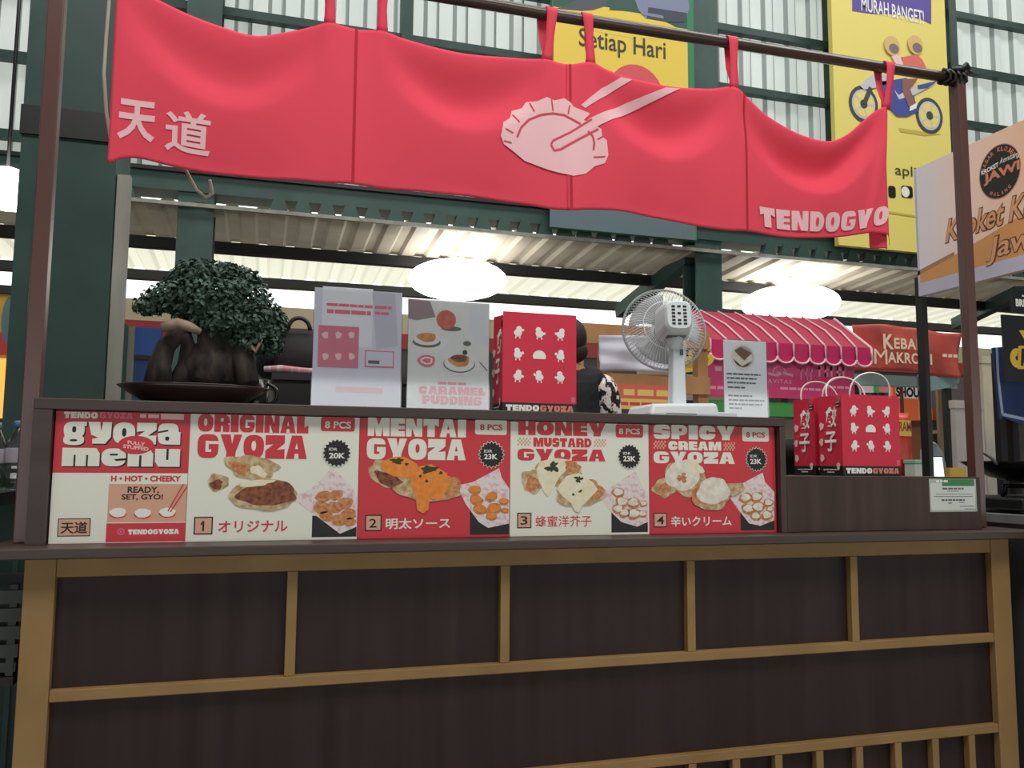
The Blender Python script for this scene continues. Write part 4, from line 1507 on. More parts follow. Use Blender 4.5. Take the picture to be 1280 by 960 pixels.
hex8 = [(nx0 - 0.023, 0.15, ZS + 0.035), (nx0 + 0.023, 0.15, ZS + 0.035), (nx0 + 0.023, 0.19, ZS + 0.035), (nx0 - 0.023, 0.19, ZS + 0.035),
        (nx0 - 0.019, 0.153, ht), (nx0 + 0.019, 0.153, ht), (nx0 + 0.019, 0.187, ht), (nx0 - 0.019, 0.187, ht)]
MB().hexa(hex8, FANW).build('neck', r, bevel=0.006)
MB().box(nx0 + 0.002, nx0 + 0.012, 0.149, 0.152, ht - 0.022, ht - 0.004, GREY).build('tilt_screw', r)
mc = at(843, 401, 0.15)       # motor housing centre (nearer to the camera than the cage)
gc = at(830, 412, 0.235)      # cage centre
ax = Vector((0.22, 1.0, -0.15)).normalized()
gc = Vector((at(830, 412, 0.24).x, 0.24, at(830, 412, 0.24).z))
sx_ = ax.cross(Vector((0, 0, 1))).normalized()
sz_ = sx_.cross(ax)
mb = MB()
prof = [(-0.055, 0.035, 0.040), (-0.045, 0.041, 0.047), (0.0, 0.046, 0.053), (0.04, 0.050, 0.056), (0.055, 0.034, 0.038)]
vs, fs = [], []
NS = 20
mcv = Vector(mc)
for d, a, b in prof:
    for k in range(NS):
        t = 2 * math.pi * k / NS
        cx, cz = math.cos(t), math.sin(t)
        cx, cz = math.copysign(abs(cx) ** 0.5, cx), math.copysign(abs(cz) ** 0.5, cz)
        vs.append(mcv + ax * d + sx_ * (a * cx) + sz_ * (b * cz))
for i in range(len(prof) - 1):
    for k in range(NS):
        l = (k + 1) % NS
        fs.append((i * NS + k, i * NS + l, (i + 1) * NS + l, (i + 1) * NS + k))
fs += [tuple(range(NS))[::-1], tuple(range((len(prof) - 1) * NS, len(prof) * NS))]
mb.add(vs, fs, FANW, False)
motor = mb.build('motor_housing', r)
mb = MB()
for i in range(3):
    for j in range(6):
        if i == 1 and j in (1, 3):
            continue
        c = mcv + ax * -0.0555 + sx_ * ((i - 1) * -0.017) + sz_ * (0.026 - 0.0105 * j)
        mb.add([c + sx_ * (u * 0.005) + sz_ * (v * 0.0032) + ax * w_ for w_ in (-0.0006, 0.0005) for u, v in ((-1, -1), (1, -1), (1, 1), (-1, 1))],
               [(0, 1, 2, 3), (7, 6, 5, 4), (0, 4, 5, 1), (1, 5, 6, 2), (2, 6, 7, 3), (3, 7, 4, 0)], DARK)
mb.build('vent_holes', motor)
MB().tube([mcv + Vector((0, 0.005, -0.042)), Vector((nx0, 0.168, ht - 0.004))], [0.03, 0.018], FANW, 14).build('tilt_joint', r)
mb = MB()
for k in range(9):
    c = mcv + ax * (-0.02 + 0.008 * k) + sz_ * -0.0525
    mb.bar(c - sx_ * 0.028, c + sx_ * 0.028, 0.002, 0.003, GREY)
mb.build('under_vents', motor)
RC = 0.128
mb = MB()


def cage(mb, sgn, depth):
    for k in range(72):
        t = 2 * math.pi * k / 72
        e = sx_ * math.cos(t) + sz_ * math.sin(t)
        e2 = sx_ * math.cos(t + .12) + sz_ * math.sin(t + .12)
        e3 = sx_ * math.cos(t + .2) + sz_ * math.sin(t + .2)
        mb.tube([gc + e * 0.035 + ax * (sgn * depth), gc + e2 * 0.09 + ax * (sgn * depth * 0.92), gc + e3 * 0.118 + ax * (sgn * depth * 0.5), gc + e3 * RC], 0.00095, WIRE, 4)
    for rr, d in ((0.035, depth), (0.075, depth * 0.96), (RC, 0.0)):
        mb.tube([gc + (sx_ * math.cos(t) + sz_ * math.sin(t)) * rr + ax * (sgn * d) for t in [2 * math.pi * i / 48 for i in range(48)]], 0.0016 if d else 0.0042, WIRE, 6, closed=True)


cage(mb, -1, 0.05)
mb.build('rear_grille', r)
mb = MB()
cage(mb, 1, 0.05)
mb.lathe([(0.0, -0.004), (0.036, -0.003), (0.036, 0.004), (0.0, 0.006)], FANW, gc + ax * 0.05, 24, ax)
mb.build('front_grille', r)
MB().lathe([(0.0, -0.02), (0.025, -0.015), (0.028, 0.02), (0.0, 0.024)], FANG, gc, 20, ax).build('hub', r)
for k in range(3):
    vs, fs = [], []
    for i in range(7):
        for j in range(7):
            rr = 0.022 + 0.088 * i / 6
            t = 2 * math.pi * k / 3 + (j / 6 - 0.5) * (0.8 + 0.75 * i / 6) + 0.25 * i / 6
            vs.append(gc + (sx_ * math.cos(t) + sz_ * math.sin(t)) * rr + ax * (0.022 * (j / 6 - 0.5)))
    for i in range(6):
        for j in range(6):
            p_ = i * 7 + j
            fs.append((p_, p_ + 1, p_ + 8, p_ + 7))
    mb = MB()
    mb.add(vs, fs, FANG, True)
    o = mb.build('blade', r)
    so = o.modifiers.new('thick', 'SOLIDIFY')
    so.thickness = 0.0015

# ------------------------------------------------------------------ bonsai
bx0, bx1 = at(162, 470, 0.19).x, at(322, 470, 0.19).x
bc = (bx0 + bx1) / 2
r = thing('bonsai_tree', (bc, 0.21, ZS), 'dark green bonsai with a rugged trunk in a low brown dish', 'bonsai')
POT = mat('bonsai_dish', '#2a1a18', 0.25, spec=0.6)
MB().lathe([(0.0, 0.0), (0.10, 0.0), (0.12, 0.008), (0.165, 0.036), (0.185, 0.050), (0.178, 0.052), (0.15, 0.038), (0.0, 0.034)], POT, (bc, 0.21, ZS), 40, sy=0.62).build('dish', r)
BARK = mat('bonsai_bark', '#1d1614', 0.85, col2='#463a32', scale=(40, 40, 14), bump=0.6)


def bp(x, y, Y=0.21):
    return Vector(at(x, y, Y))


mb = MB()
for pts, rs in (([bp(198, 478), bp(200, 455), bp(208, 432), bp(225, 415), bp(245, 400)], [.036, .028, .024, .022, .018]),
                ([bp(225, 478, .23), bp(232, 455, .23), bp(235, 430, .22), bp(228, 415, .21)], [.03, .02, .018, .02]),
                ([bp(255, 478, .22), bp(262, 450, .23), bp(262, 425, .22), bp(258, 395, .2)], [.045, .038, .032, .02]),
                ([bp(285, 478, .24), bp(290, 450, .24), bp(285, 425, .22), bp(270, 400, .2)], [.04, .036, .03, .02]),
                ([bp(310, 480, .2), bp(305, 455, .21), bp(300, 430, .22), bp(300, 400, .22)], [.03, .03, .028, .018])):
    mb.tube(pts, rs, BARK, 10)
mb.ball(bp(265, 455, .24), 0.085, 0.05, 0.06, BARK)
o = mb.build('trunk', r)
tag(MB().tube([bp(203, 410, .165), bp(222, 404, .16), bp(236, 408, .16), bp(251, 415, .165)], [.012, .014, .013, .008], mat('bare_wood', '#8d7663', 0.8, col2='#a38c78', scale=(30, 30, 30)), 10).build('bare_branch', r), 'pale bare branch stub', None)
MB().tube([bp(300, 432, .2), bp(312, 430, .18), bp(320, 440, .17), bp(324, 430, .17), bp(328, 424, .17)], [.007, .006, .005, .004, .003], mat('bare_wood', '#8d7663'), 8).build('twig', r)
LEAF = mat('bonsai_leaf', '#22382c', 0.6, col2='#4a6651', scale=(55, 55, 55), contrast=(0.4, 0.7))
rnd = random.Random(3)
clumps = [(187, 382, 20, 12), (205, 372, 26, 18), (228, 368, 32, 26), (248, 345, 32, 22), (262, 372, 42, 34), (290, 345, 24, 16), (300, 372, 38, 30), (322, 395, 32, 22),
          (338, 410, 22, 20), (300, 405, 44, 24), (270, 400, 40, 22), (318, 425, 34, 18), (278, 336, 18, 9), (338, 432, 16, 14), (248, 390, 32, 18), (310, 350, 16, 14), (235, 350, 22, 16), (350, 404, 10, 16)]
mb = MB()
lv, lf = [], []
for cx, cy, rx, ry in clumps:
    c = bp(cx, cy, 0.21)
    s = 0.00218
    nl = int(rx * ry * 0.85) + 60
    for k in range(nl):
        while True:
            d = Vector((rnd.uniform(-1, 1), rnd.uniform(-1, 1), rnd.uniform(-1, 1)))
            if 0.25 < d.length < 1:
                break
        p_ = c + Vector((d.x * rx * s, d.y * (rx + ry) / 2 * s * 0.9, d.z * ry * s))
        nrm = (d.normalized() + Vector((rnd.uniform(-.8, .8), rnd.uniform(-.8, .8), rnd.uniform(-.2, 1)))).normalized()
        u = nrm.orthogonal().normalized()
        v = nrm.cross(u)
        an = rnd.uniform(0, 6.28)
        u, v = u * math.cos(an) + v * math.sin(an), v * math.cos(an) - u * math.sin(an)
        L, W_ = rnd.uniform(0.006, 0.0105), rnd.uniform(0.004, 0.006)
        o_ = len(lv)
        lv += [p_ - u * L, p_ - v * W_ + nrm * .0012, p_ + u * L, p_ + v * W_ + nrm * .0012]
        lf.append((o_, o_ + 1, o_ + 2, o_ + 3))
mb.add(lv, lf, LEAF)
mb.build('foliage', r)['kind'] = 'stuff'
mb = MB()
for cx, cy in ((228, 368), (262, 372), (300, 372), (322, 395), (338, 410)):
    mb.tube([bp(265, 410, .22), bp((265 + cx) / 2, (405 + cy) / 2, .215), bp(cx, cy, .21)], [.012, .009, .005], BARK, 8)
mb.build('branches', r)
# black mug behind the dish
p = at(328, 480, 0.36)
r = thing('black_mug', (p.x, 0.36, ZS), 'black mug standing behind the right end of the bonsai dish', 'mug')
MB().lathe([(0.0, 0), (0.034, 0), (0.036, 0.004), (0.038, 0.088), (0.034, 0.088), (0.032, 0.01), (0.0, 0.008)], mat('black_glaze', '#131314', 0.2), (p.x - 0.02, 0.36, ZS), 28).build('cup', r)
MB().tube([(p.x + 0.012 + 0.028 * math.sin(t), 0.345, ZS + 0.048 + 0.028 * math.cos(t)) for t in [math.pi * k / 10 for k in range(11)]], 0.005, mat('black_glaze', '#131314'), 8).build('handle', r)

# ------------------------------------------------------------------ the person working behind the stall
PY = 1.75
hd = at(709, 427, PY)
hx, hz = hd.x, hd.z
r = thing('person', (hx, PY, 0.0), 'person seen from behind in a black shirt with patterned sleeve, between shelf bag and fan', 'person')
SKN = mat('skin', '#a8775c', 0.6)
HAIR = mat('black_hair', '#15110f', 0.6, col2='#241d1a', scale=(60, 60, 20))
SHT = mat('black_shirt', '#17171a', 0.8)
SLV = mat('floral_sleeve', '#141416', 0.8, col2='#e8dcd8', scale=(38, 38, 30), detail=2, contrast=(0.47, 0.53))
SLR = mat('sleeve_red', '#a52c38', 0.8)


def skin_mesh(name, verts, edges, radii, m, parent, sub=2, root=0):
    me = bpy.data.meshes.new(name)
    off = parent_loc(parent)
    me.from_pydata([tuple(Vector(v) - off) for v in verts], edges, [])
    me.materials.append(m)
    o = bpy.data.objects.new(name, me)
    COL.objects.link(o)
    o.parent = parent
    me.skin_vertices or None
    o.modifiers.new('skin', 'SKIN')
    if not me.skin_vertices:
        me.attributes.new('tmp', 'FLOAT', 'POINT')
    for i, q in enumerate(radii):
        sv = me.skin_vertices[0].data[i]
        sv.radius = q if isinstance(q, tuple) else (q, q)
        sv.use_root = (i == root)
    s_ = o.modifiers.new('sub', 'SUBSURF')
    s_.levels = s_.render_levels = sub
    for p_ in me.polygons:
        p_.use_smooth = True
    return o


def V(x, y, z):
    return (hx + x, PY + y, z)


neck_z = hz - 0.12
sh_z = hz - 0.165
hip_z = 0.93
Vb = [V(0, 0, hip_z), V(0, 0.01, 1.10), V(0, 0.02, sh_z - 0.13), V(0, 0.0, sh_z + 0.0), V(0.0, 0.0, neck_z), V(0, 0.01, hz - 0.04), V(0, 0.015, hz + 0.05),
      V(0.19, 0, sh_z - 0.03), V(0.235, 0.03, sh_z - 0.30), V(0.20, 0.24, sh_z - 0.42), V(0.18, 0.30, sh_z - 0.43),
      V(-0.19, 0, sh_z - 0.03), V(-0.235, 0.03, sh_z - 0.30), V(-0.20, 0.24, sh_z - 0.42), V(-0.18, 0.30, sh_z - 0.43),
      V(0.10, 0, 0.86), V(0.11, 0.01, 0.48), V(0.11, -0.01, 0.09), V(0.12, 0.11, 0.035),
      V(-0.10, 0, 0.86), V(-0.11, 0.01, 0.48), V(-0.11, -0.01, 0.09), V(-0.12, 0.11, 0.035)]
Eb = [(0, 1), (1, 2), (2, 3), (3, 4), (4, 5), (5, 6), (3, 7), (7, 8), (8, 9), (9, 10), (3, 11), (11, 12), (12, 13), (13, 14), (0, 15), (15, 16), (16, 17), (17, 18), (0, 19), (19, 20), (20, 21), (21, 22)]
Rb = [(.15, .11), (.14, .10), (.16, .10), (.10, .07), .052, .075, .078, .05, .042, .03, .028, .05, .042, .03, .028, .085, .056, .04, .035, .085, .056, .04, .035]
skin_mesh('body', Vb, Eb, Rb, SKN, r)
# hands with fingers
for sgn in (1, -1):
    w0 = V(sgn * 0.18, 0.30, sh_z - 0.43)
    vs = [w0, V(sgn * 0.175, 0.35, sh_z - 0.435)]
    es = [(0, 1)]
    rs = [.022, .026]
    for k in range(4):
        bx_ = sgn * (0.198 - 0.017 * k)
        L = (0.07, 0.08, 0.075, 0.06)[k]
        n0 = len(vs)
        vs += [V(bx_, 0.39, sh_z - 0.435), V(bx_, 0.39 + L * 0.55, sh_z - 0.44), V(bx_, 0.39 + L * 0.85, sh_z - 0.465)]
        es += [(1, n0), (n0, n0 + 1), (n0 + 1, n0 + 2)]
        rs += [.0095, .0085, .007]
    n0 = len(vs)
    vs += [V(sgn * 0.145, 0.36, sh_z - 0.45), V(sgn * 0.128, 0.395, sh_z - 0.46)]
    es += [(0, n0), (n0, n0 + 1)]
    rs += [.011, .009]
    skin_mesh('hand', vs, es, rs, SKN, r, 1)
mb = MB()
mb.ball((hx, PY + 0.095, hz - 0.01), 0.013, 0.02, 0.02, SKN)
mb.build('nose', r)
mb = MB()
mb.ball((hx + 0.082, PY + 0.01, hz - 0.02), 0.012, 0.02, 0.032, SKN)
mb.build('ear', r)
mb = MB()
mb.ball((hx - 0.082, PY + 0.01, hz - 0.02), 0.012, 0.02, 0.032, SKN)
mb.build('ear', r)
mb = MB()
mb.ball((hx, PY - 0.012, hz + 0.015), 0.093, 0.095, 0.105, HAIR, 24, 16)
mb.ball((hx + 0.02, PY - 0.03, hz - 0.05), 0.075, 0.06, 0.06, HAIR, 20, 12)
mb.build('hair', r)
# shirt: torso and short sleeves over the body
Vs = [V(0, 0, 0.90), V(0, 0.01, 1.10), V(0, 0.02, sh_z - 0.13), V(0, 0.0, sh_z + 0.005), V(0.19, 0, sh_z - 0.03), V(-0.19, 0, sh_z - 0.03)]
skin_mesh('shirt', Vs, [(0, 1), (1, 2), (2, 3), (3, 4), (3, 5)], [(.19, .14), (.18, .13), (.19, .13), (.11, .085), .062, .062], SHT, r)
for sgn in (1, -1):
    skin_mesh('sleeve', [V(sgn * 0.13, 0, sh_z - 0.012), V(sgn * 0.20, 0, sh_z - 0.06), V(sgn * 0.235, 0.03, sh_z - 0.30), V(sgn * 0.23, 0.06, sh_z - 0.36)], [(0, 1), (1, 2), (2, 3)], [.068, .084, .07, .064], SLV, r)
skin_mesh('trousers', [V(0, 0, 0.93), V(0.10, 0, 0.86), V(0.11, 0.01, 0.48), V(0.11, -0.01, 0.10), V(-0.10, 0, 0.86), V(-0.11, 0.01, 0.48), V(-0.11, -0.01, 0.10)],
          [(0, 1), (1, 2), (2, 3), (0, 4), (4, 5), (5, 6)], [(.17, .125), .10, .072, .058, .10, .072, .058], DARK, r)

# ------------------------------------------------------------------ inside and behind the stall
def slab(l, t, rr, b, Y, depth, m, mb=None):
    a, c = at(l, (t + b) / 2, Y), at(rr, (t + b) / 2, Y)
    z1, z0 = at((l + rr) / 2, t, Y).z, at((l + rr) / 2, b, Y).z
    mb = mb or MB()
    mb.box(a.x, c.x, Y, Y + depth, z0, z1, m)
    return mb, (a.x, c.x, z0, z1)


# work table behind the bonsai and the black rucksack on it
Yt = 1.0
a, b = at(325, 470, Yt), at(392, 470, Yt)
zt = at(350, 466, Yt).z
r = thing('work_cabinet', ((a.x + b.x) / 2, Yt, 0), 'dark grey cabinet behind the bonsai and the promo sheet', 'cabinet')
MB().box(a.x + 0.05, a.x + 0.75, Yt, Yt + 0.45, 0.03, zt - 0.025, mat('dark_grey_board', '#2b2a2b', 0.6)).build('body', r)
MB().box(a.x + 0.04, a.x + 0.76, Yt - 0.01, Yt + 0.46, zt - 0.0245, zt, mat('dark_grey_top', '#37363a', 0.5)).build('top', r)
MB().box(a.x + 0.07, a.x + 0.73, Yt + 0.02, Yt + 0.43, 0.0, 0.0295, DARK).build('plinth', r)
r = thing('rucksack', (b.x - 0.02, Yt + 0.2, zt), 'black rucksack on the grey cabinet right of the bonsai', 'bag')
mb = MB()
cxr = at(372, 440, Yt + .2)
cx_ = cxr.x
hgt = at(372, 412, Yt + .2).z - zt
for k, (zz, sx, sy) in enumerate(()):
    pass
rs_ = [(0.0, 0.0), (0.13, 0.0), (0.155, 0.03), (0.15, hgt * 0.5), (0.115, hgt * 0.82), (0.06, hgt * 0.97), (0.0, hgt)]
mb.lathe(rs_, mat('black_nylon', '#121214', 0.75, bump=0.3, scale=(20, 20, 20)), (cx_, Yt + 0.2, zt + 0.0005), 28, sx=1.0, sy=0.75)
mb.build('sack', r)
MB().tube([(cx_ + 0.02 * math.cos(t) * 2, Yt + 0.12, zt + hgt * 0.93 + 0.045 * math.sin(t)) for t in [math.pi * k / 10 for k in range(11)]], 0.008, DARK).build('carry_loop', r)
MB().tube([(cx_ - 0.09, Yt + 0.105, zt + hgt * 0.78), (cx_ - 0.10, Yt + 0.08, zt + hgt * 0.4), (cx_ - 0.11, Yt + 0.085, zt + 0.03)], 0.012, DARK).build('shoulder_strap', r)
p0, p1 = at(330, 462, Yt + 0.02), at(392, 466, Yt + 0.02)
mb = MB()
mb.tube([(p0.x, Yt + 0.025, zt + 0.014), (p0.x + 0.06, Yt + 0.02, zt + 0.017), (p0.x + 0.13, Yt + 0.022, zt + 0.013), (p1.x + 0.02, Yt + 0.025, zt + 0.013)], [.010, .0135, .0115, .010],
        mat('pink_checked_towel', '#c98f96', 0.9, col2='#d8d2d8', scale=(40, 5, 5), contrast=(0.45, 0.55)), 10)
tag(mb.build('rolled_towel'), 'pale pink rolled towel along the grey cabinet edge by the bonsai', 'towel')

# wooden rack with a white cloth behind the person
WD = mat('orange_pine', '#b98a58', 0.6, col2='#a5774a', scale=(5, 5, 5))
Yr = 2.6
r = thing('wooden_rack', (at(790, 480, Yr).x, Yr, 0), 'orange pine rack behind the person and the fan', 'rack')
xl, xr_ = at(716, 430, Yr).x, at(872, 430, Yr).x
zt = at(790, 408, Yr).z
for X in (xl, at(752, 430, Yr).x, xr_):
    MB().box(X, X + 0.07, Yr, Yr + 0.07, 0, zt, WD).build('post', r)
zl = at(790, 468, Yr).z
MB().box(xl, xr_ + 0.07, Yr - 0.025, Yr - 0.0005, zt - 0.12, zt, WD).build('top_rail', r)
MB().box(xl, xr_ + 0.07, Yr - 0.025, Yr - 0.0005, zl - 0.11, zl, WD).build('rail', r)
MB().box(xl, xr_ + 0.07, Yr + 0.0705, Yr + 0.25, zl - 0.03, zl, WD).build('shelf', r)
mb = MB()
xa_, xb_ = at(748, 440, Yr - .03).x, at(856, 440, Yr - .03).x
zc1, zc0 = zt - 0.075, zl + 0.004
n = 36
vs, fs = [], []
for i in range(n + 1):
    for j in range(13):
        u, v = i / n, j / 12
        vs.append((xa_ + (xb_ - xa_) * u, Yr - 0.045 + 0.008 * math.sin(9 * u + 5 * v) + 0.006 * math.sin(14 * v - 4 * u), zc1 + (zc0 - zc1) * v + 0.012 * math.sin(3 * u)))
for i in range(n):
    for j in range(12):
        p_ = i * 13 + j
        fs.append((p_, p_ + 1, p_ + 14, p_ + 13))
mb.add(vs, fs, mat('white_cloth', '#c9c6d2', 0.9), True)
o = mb.build('hung_cloth')
o.modifiers.new('thick', 'SOLIDIFY').thickness = 0.003
tag(o, 'pale lilac cloth hung over the orange pine rack beside the fan', 'cloth')
# printed banner below the rack
Ys = Yr + 0.3
mb, (sx0, sx1, sz0, sz1) = slab(764, 481, 856, 512, Yr - 0.06, 0.008, mat('banner_orange_red', '#d2644e', 0.6))
r = thing('snack_banner', (sx0, Yr - .06, sz0), 'orange red banner with yellow print below the pine rack', 'banner')
mb.build('panel', r)
pr = Print((0, Yr - .06, 0), (1, 0, 0), (0, 0, 1), (0, -1, 0))
hb = sz1 - sz0
pr.rect(sx0, sz0, sx1, sz0 + 0.42 * hb, mat('banner_yellow', '#e3c06a', 0.6), 1)
pr.bars(sx0 + .08, sz0 + 0.55 * hb, sx1 - .1, sz0 + 0.8 * hb, mat('banner_yellow', '#e3c06a'), 2, 3)
pr.bars(sx0 + .05, sz0 + 0.15 * hb, sx1 - .05, sz0 + 0.28 * hb, RED, 2, 5)
pr.done('print', r)

# black sign with a yellow mark behind the fan
Yk = 3.05
mb, (sx0, sx1, sz0, sz1) = slab(852, 432, 884, 520, Yk, 0.05, DARK)
r = thing('black_sign', (sx0, Yk, sz0), 'black upright sign with a yellow oval, between the fan and the pink awning', 'sign')
mb.box((sx0 + sx1) / 2 - 0.03, (sx0 + sx1) / 2 + 0.03, Yk + 0.01, Yk + 0.04, 0, sz0, DARK)
mb.box((sx0 + sx1) / 2 - 0.2, (sx0 + sx1) / 2 + 0.2, Yk - 0.05, Yk + 0.15, 0, 0.02, DARK)
mb.build('panel', r)
pr = Print((0, Yk, 0), (1, 0, 0), (0, 0, 1), (0, -1, 0))
c = at(866, 454, Yk)
pr.ell(c.x, c.z, 0.17, 0.055, mat('sign_gold', '#d9b43a', 0.5), 1, rot=0.25)
pr.ell(c.x, c.z, 0.13, 0.030, mat('sign_gold_dim', '#b3922e', 0.5), 2, rot=0.25)
c = at(866, 438, Yk)
pr.ell(c.x + .05, c.z, 0.09, 0.03, mat('sign_gold', '#d9b43a'), 1, rot=0.3)
for k, yy in enumerate((476, 488, 500)):
    a = at(857, yy, Yk)
    pr.bars(a.x, a.z, at(879, yy, Yk).x, a.z + 0.045, mat('sign_grey_pink', '#a58e90', 0.5), 2, k, gap=0.12)
pr.done('print', r)

# ------------------------------------------------------------------ pink stall with a scalloped awning
Ya = 3.3
PK = mat('awning_pink', '#d22a68', 0.7, transl=0.15)
PKD = mat('awning_rose', '#bb3a57', 0.7, transl=0.1)
PIPE = mat('awning_piping', '#f3c6cf', 0.7)
xl, xr_ = at(884, 430, Ya).x, at(1088, 440, Ya).x
zv1, zv0 = at(985, 430, Ya).z, at(985, 453, Ya).z
ztop = at(985, 396, Ya + .75).z
r = thing('pink_stall', ((xl + xr_) / 2, Ya + 0.5, 0), 'pink market stall under a striped scalloped awning', 'stall')
n = 11
# canopy slope, with hipped right end
mb = MB()
xh = at(1043, 400, Ya + .75).x
mb.add([(xl - .12, Ya, zv1), (xr_, Ya, zv1), (xh, Ya + .75, ztop), (xl - .12, Ya + .75, ztop)], [(0, 1, 2, 3)], PKD)
mb.add([(xr_, Ya, zv1), (xr_, Ya + 1.3, zv1), (xh, Ya + .75, ztop)], [(0, 1, 2)], PKD)
o = mb.build('canopy', r)
o.modifiers.new('thick', 'SOLIDIFY').thickness = 0.008
mb = MB()
mbp = MB()
pipe = []
wv = (xr_ - xl + .12) / n
for k in range(n):
    a = xl - .12 + wv * k
    pts = [(a, Ya - .004, zv1 + .004), (a, Ya - .004, zv0 + wv * .30)]
    for i in range(13):
        t = math.pi * (1 + i / 12)
        pts.append((a + wv / 2 + wv / 2 * math.cos(t), Ya - .004, zv0 + wv * .30 + wv * 0.34 * math.sin(t)))
    pts += [(a + wv, Ya - .004, zv0 + wv * .30), (a + wv, Ya - .004, zv1 + .004)]
    mb.add(pts, [tuple(range(len(pts)))], PK)
    mbp.tube([(q[0], Ya - .012, q[2]) for q in pts], 0.0085, PIPE, 6)
    t0, t1 = k / n, 0
    b = xl - .12 + (xh - xl + .12) * (k / n)
    mid = ((a + b) / 2 + .04 , Ya + .36, (zv1 + ztop) / 2 + .006)
    mbp.tube([(a, Ya - .004, zv1 + .006), mid, (b, Ya + .75, ztop + .006)], 0.008, PIPE, 6)
mbp.tube([(xr_, Ya - .004, zv1 + .006), (xh, Ya + .75, ztop + .006)], 0.012, PIPE, 6)
o = mb.build('valance', r)
o.modifiers.new('thick', 'SOLIDIFY').thickness = 0.006
mbp.build('piping', r)
zs1, zs0 = zv0 + .10, at(985, 498, Ya + .04).z
xs0, xs1 = at(884, 480, Ya + .04).x, at(1068, 480, Ya + .04).x
MB().box(xs0, xs1, Ya + .04, Ya + .065, zs0, zs1, mat('sign_pink', '#c72a62', 0.4, col2='#d9578a', scale=(1.2, 1, 2.5))).build('signboard', r)
pr = Print((0, Ya + .04, 0), (1, 0, 0), (0, 0, 1), (0, -1, 0))
LP = mat('sign_pale_pink', '#e59cb2', 0.5)
g, bx = px(Ya + .04, (860, 370, 5.333))
c = g(610, 520)
s5 = (g(100, 500)[0] - g(0, 500)[0]) / 100
pr.ring(c[0], c[1], 44 * s5, 50 * s5, LP, 1, t0=10, t1=170)
pr.ring(c[0], c[1] - 20 * s5, 30 * s5, 35 * s5, LP, 1, t0=30, t1=150)
pr.line([g(530, 515), g(590, 528), g(630, 512), g(700, 530)], 0.02, LP, 1)
pr.text('AVITAS', *bx(532, 556, 690, 582), LP, 1, off=0.01, space=1.2)
for k, (l, t, rr, b) in enumerate(((615, 612, 900, 628), (905, 600, 1085, 616))):
    pr.bars(*bx(l, t, rr, b), LP, 1, k)
for k, (l, t, rr, b) in enumerate(((750, 480, 850, 560), (870, 470, 1070, 540))):
    q = bx(l, t, rr, b)
    wd = q[2] - q[0]
    for i in range(3 + k * 2):
        u0 = q[0] + wd * i / (3 + k * 2)
        pr.rect(u0, q[1], u0 + wd * 0.06, q[3], LP, 1)
        pr.rect(u0, q[3] - .03, u0 + wd * 0.14, q[3], LP, 1)
        if i % 2:
            pr.rect(u0, q[1], u0 + wd * 0.12, q[1] + .03, LP, 1)
pr.bars(*bx(140, 600, 240, 620), LP, 1, 9)
pr.bars(*bx(180, 470, 225, 500), LP, 1, 11)
pr.done('lettering', r)
for X in (xl + .05, at(978, 510, Ya + .3).x, xr_ - .1):
    MB().box(X - .03, X + .03, Ya + .27, Ya + .33, 0, zv1 + 0.1, mat('stall_post_brown', '#6b4d3a', 0.6)).build('post', r)
zc1, zc0 = at(950, 502, Ya + .1).z, at(950, 520, Ya + .1).z
MB().box(xs0, xs1 - .1, Ya + .1, Ya + .25, zc0, zc1, mat('fresh_green', '#55b25c', 0.5)).build('green_fascia', r)
MB().box(xs0, xs1 - .1, Ya + .13, Ya + .8, 0, zc0 - .001, mat('stall_dim', '#6d655b', 0.7)).build('counter', r)
MB().box(xs0, xs1, Ya + 1.2, Ya + 1.24, 0, zv1, mat('stall_back', '#a99c86', 0.7)).build('back_wall', r)

# red banner of the kebab stall
Yk = 4.3
KR = mat('kebab_red', '#b8473f', 0.45, col2='#c9604f', scale=(1.5, 1, 1.5))
xl, xr_ = at(1066, 440, Yk).x, at(1201, 440, Yk).x
z1, z0 = at(1130, 410, Yk).z, at(1130, 466, Yk).z
r = thing('kebab_banner', ((xl + xr_) / 2, Yk, z0), 'long red fabric banner reading Kebab, right of the pink awning', 'banner')
mb = MB()
vs, fs = [], []
n = 40


def kb_y(u, v):
    return Yk + 0.03 * math.sin(7 * u + 2 * v) * v + 0.02 * math.sin(17 * u - 5 * v)


for i in range(n + 1):
    for j in range(13):
        u, v = i / n, j / 12
        vs.append((xl + (xr_ - xl) * u, kb_y(u, v), z1 + (z0 - z1) * v + .02 * math.sin(5 * u)))
for i in range(n):
    for j in range(12):
        p_ = i * 13 + j
        fs.append((p_, p_ + 1, p_ + 14, p_ + 13))
mb.add(vs, fs, KR, True)
o = mb.build('cloth', r)
o.modifiers.new('thick', 'SOLIDIFY').thickness = 0.004
pr = Print((0, Yk - 0.055, 0), (1, 0, 0), (0, 0, 1), (0, -1, 0))
g, bx = px(Yk - .055, (1060, 380, 5.333))
a = bx(235, 205, 590, 300)
KW = mat('kebab_cream', '#e9d5b8', 0.6)
pr.text('K', *bx(235, 200, 305, 300), KW, 1, off=0.03)
pr.text('EBAB', *bx(308, 230, 500, 302), KW, 1, off=0.03, space=1.1)
pr.text('M', *bx(175, 300, 262, 400), KW, 1, off=0.0)
pr.text('AKRONI', *bx(266, 325, 560, 398), KW, 1, off=0.03, space=1.1)
pr.bars(*bx(630, 335, 730, 355), KW, 1, 4)
pr.done('lettering', r)
MB().box(xl, xr_, Yk + 0.06, Yk + 0.12, z0 - 0.12, z0 - 0.02, mat('banner_rail_teal', '#8fa9a6', 0.6)).build('rail', r)
for X in (xl + .1, xr_ - .1):
    MB().box(X - .03, X + .03, Yk + .0605, Yk + .12, 0, z0 - 0.12, DARK).build('post', r)

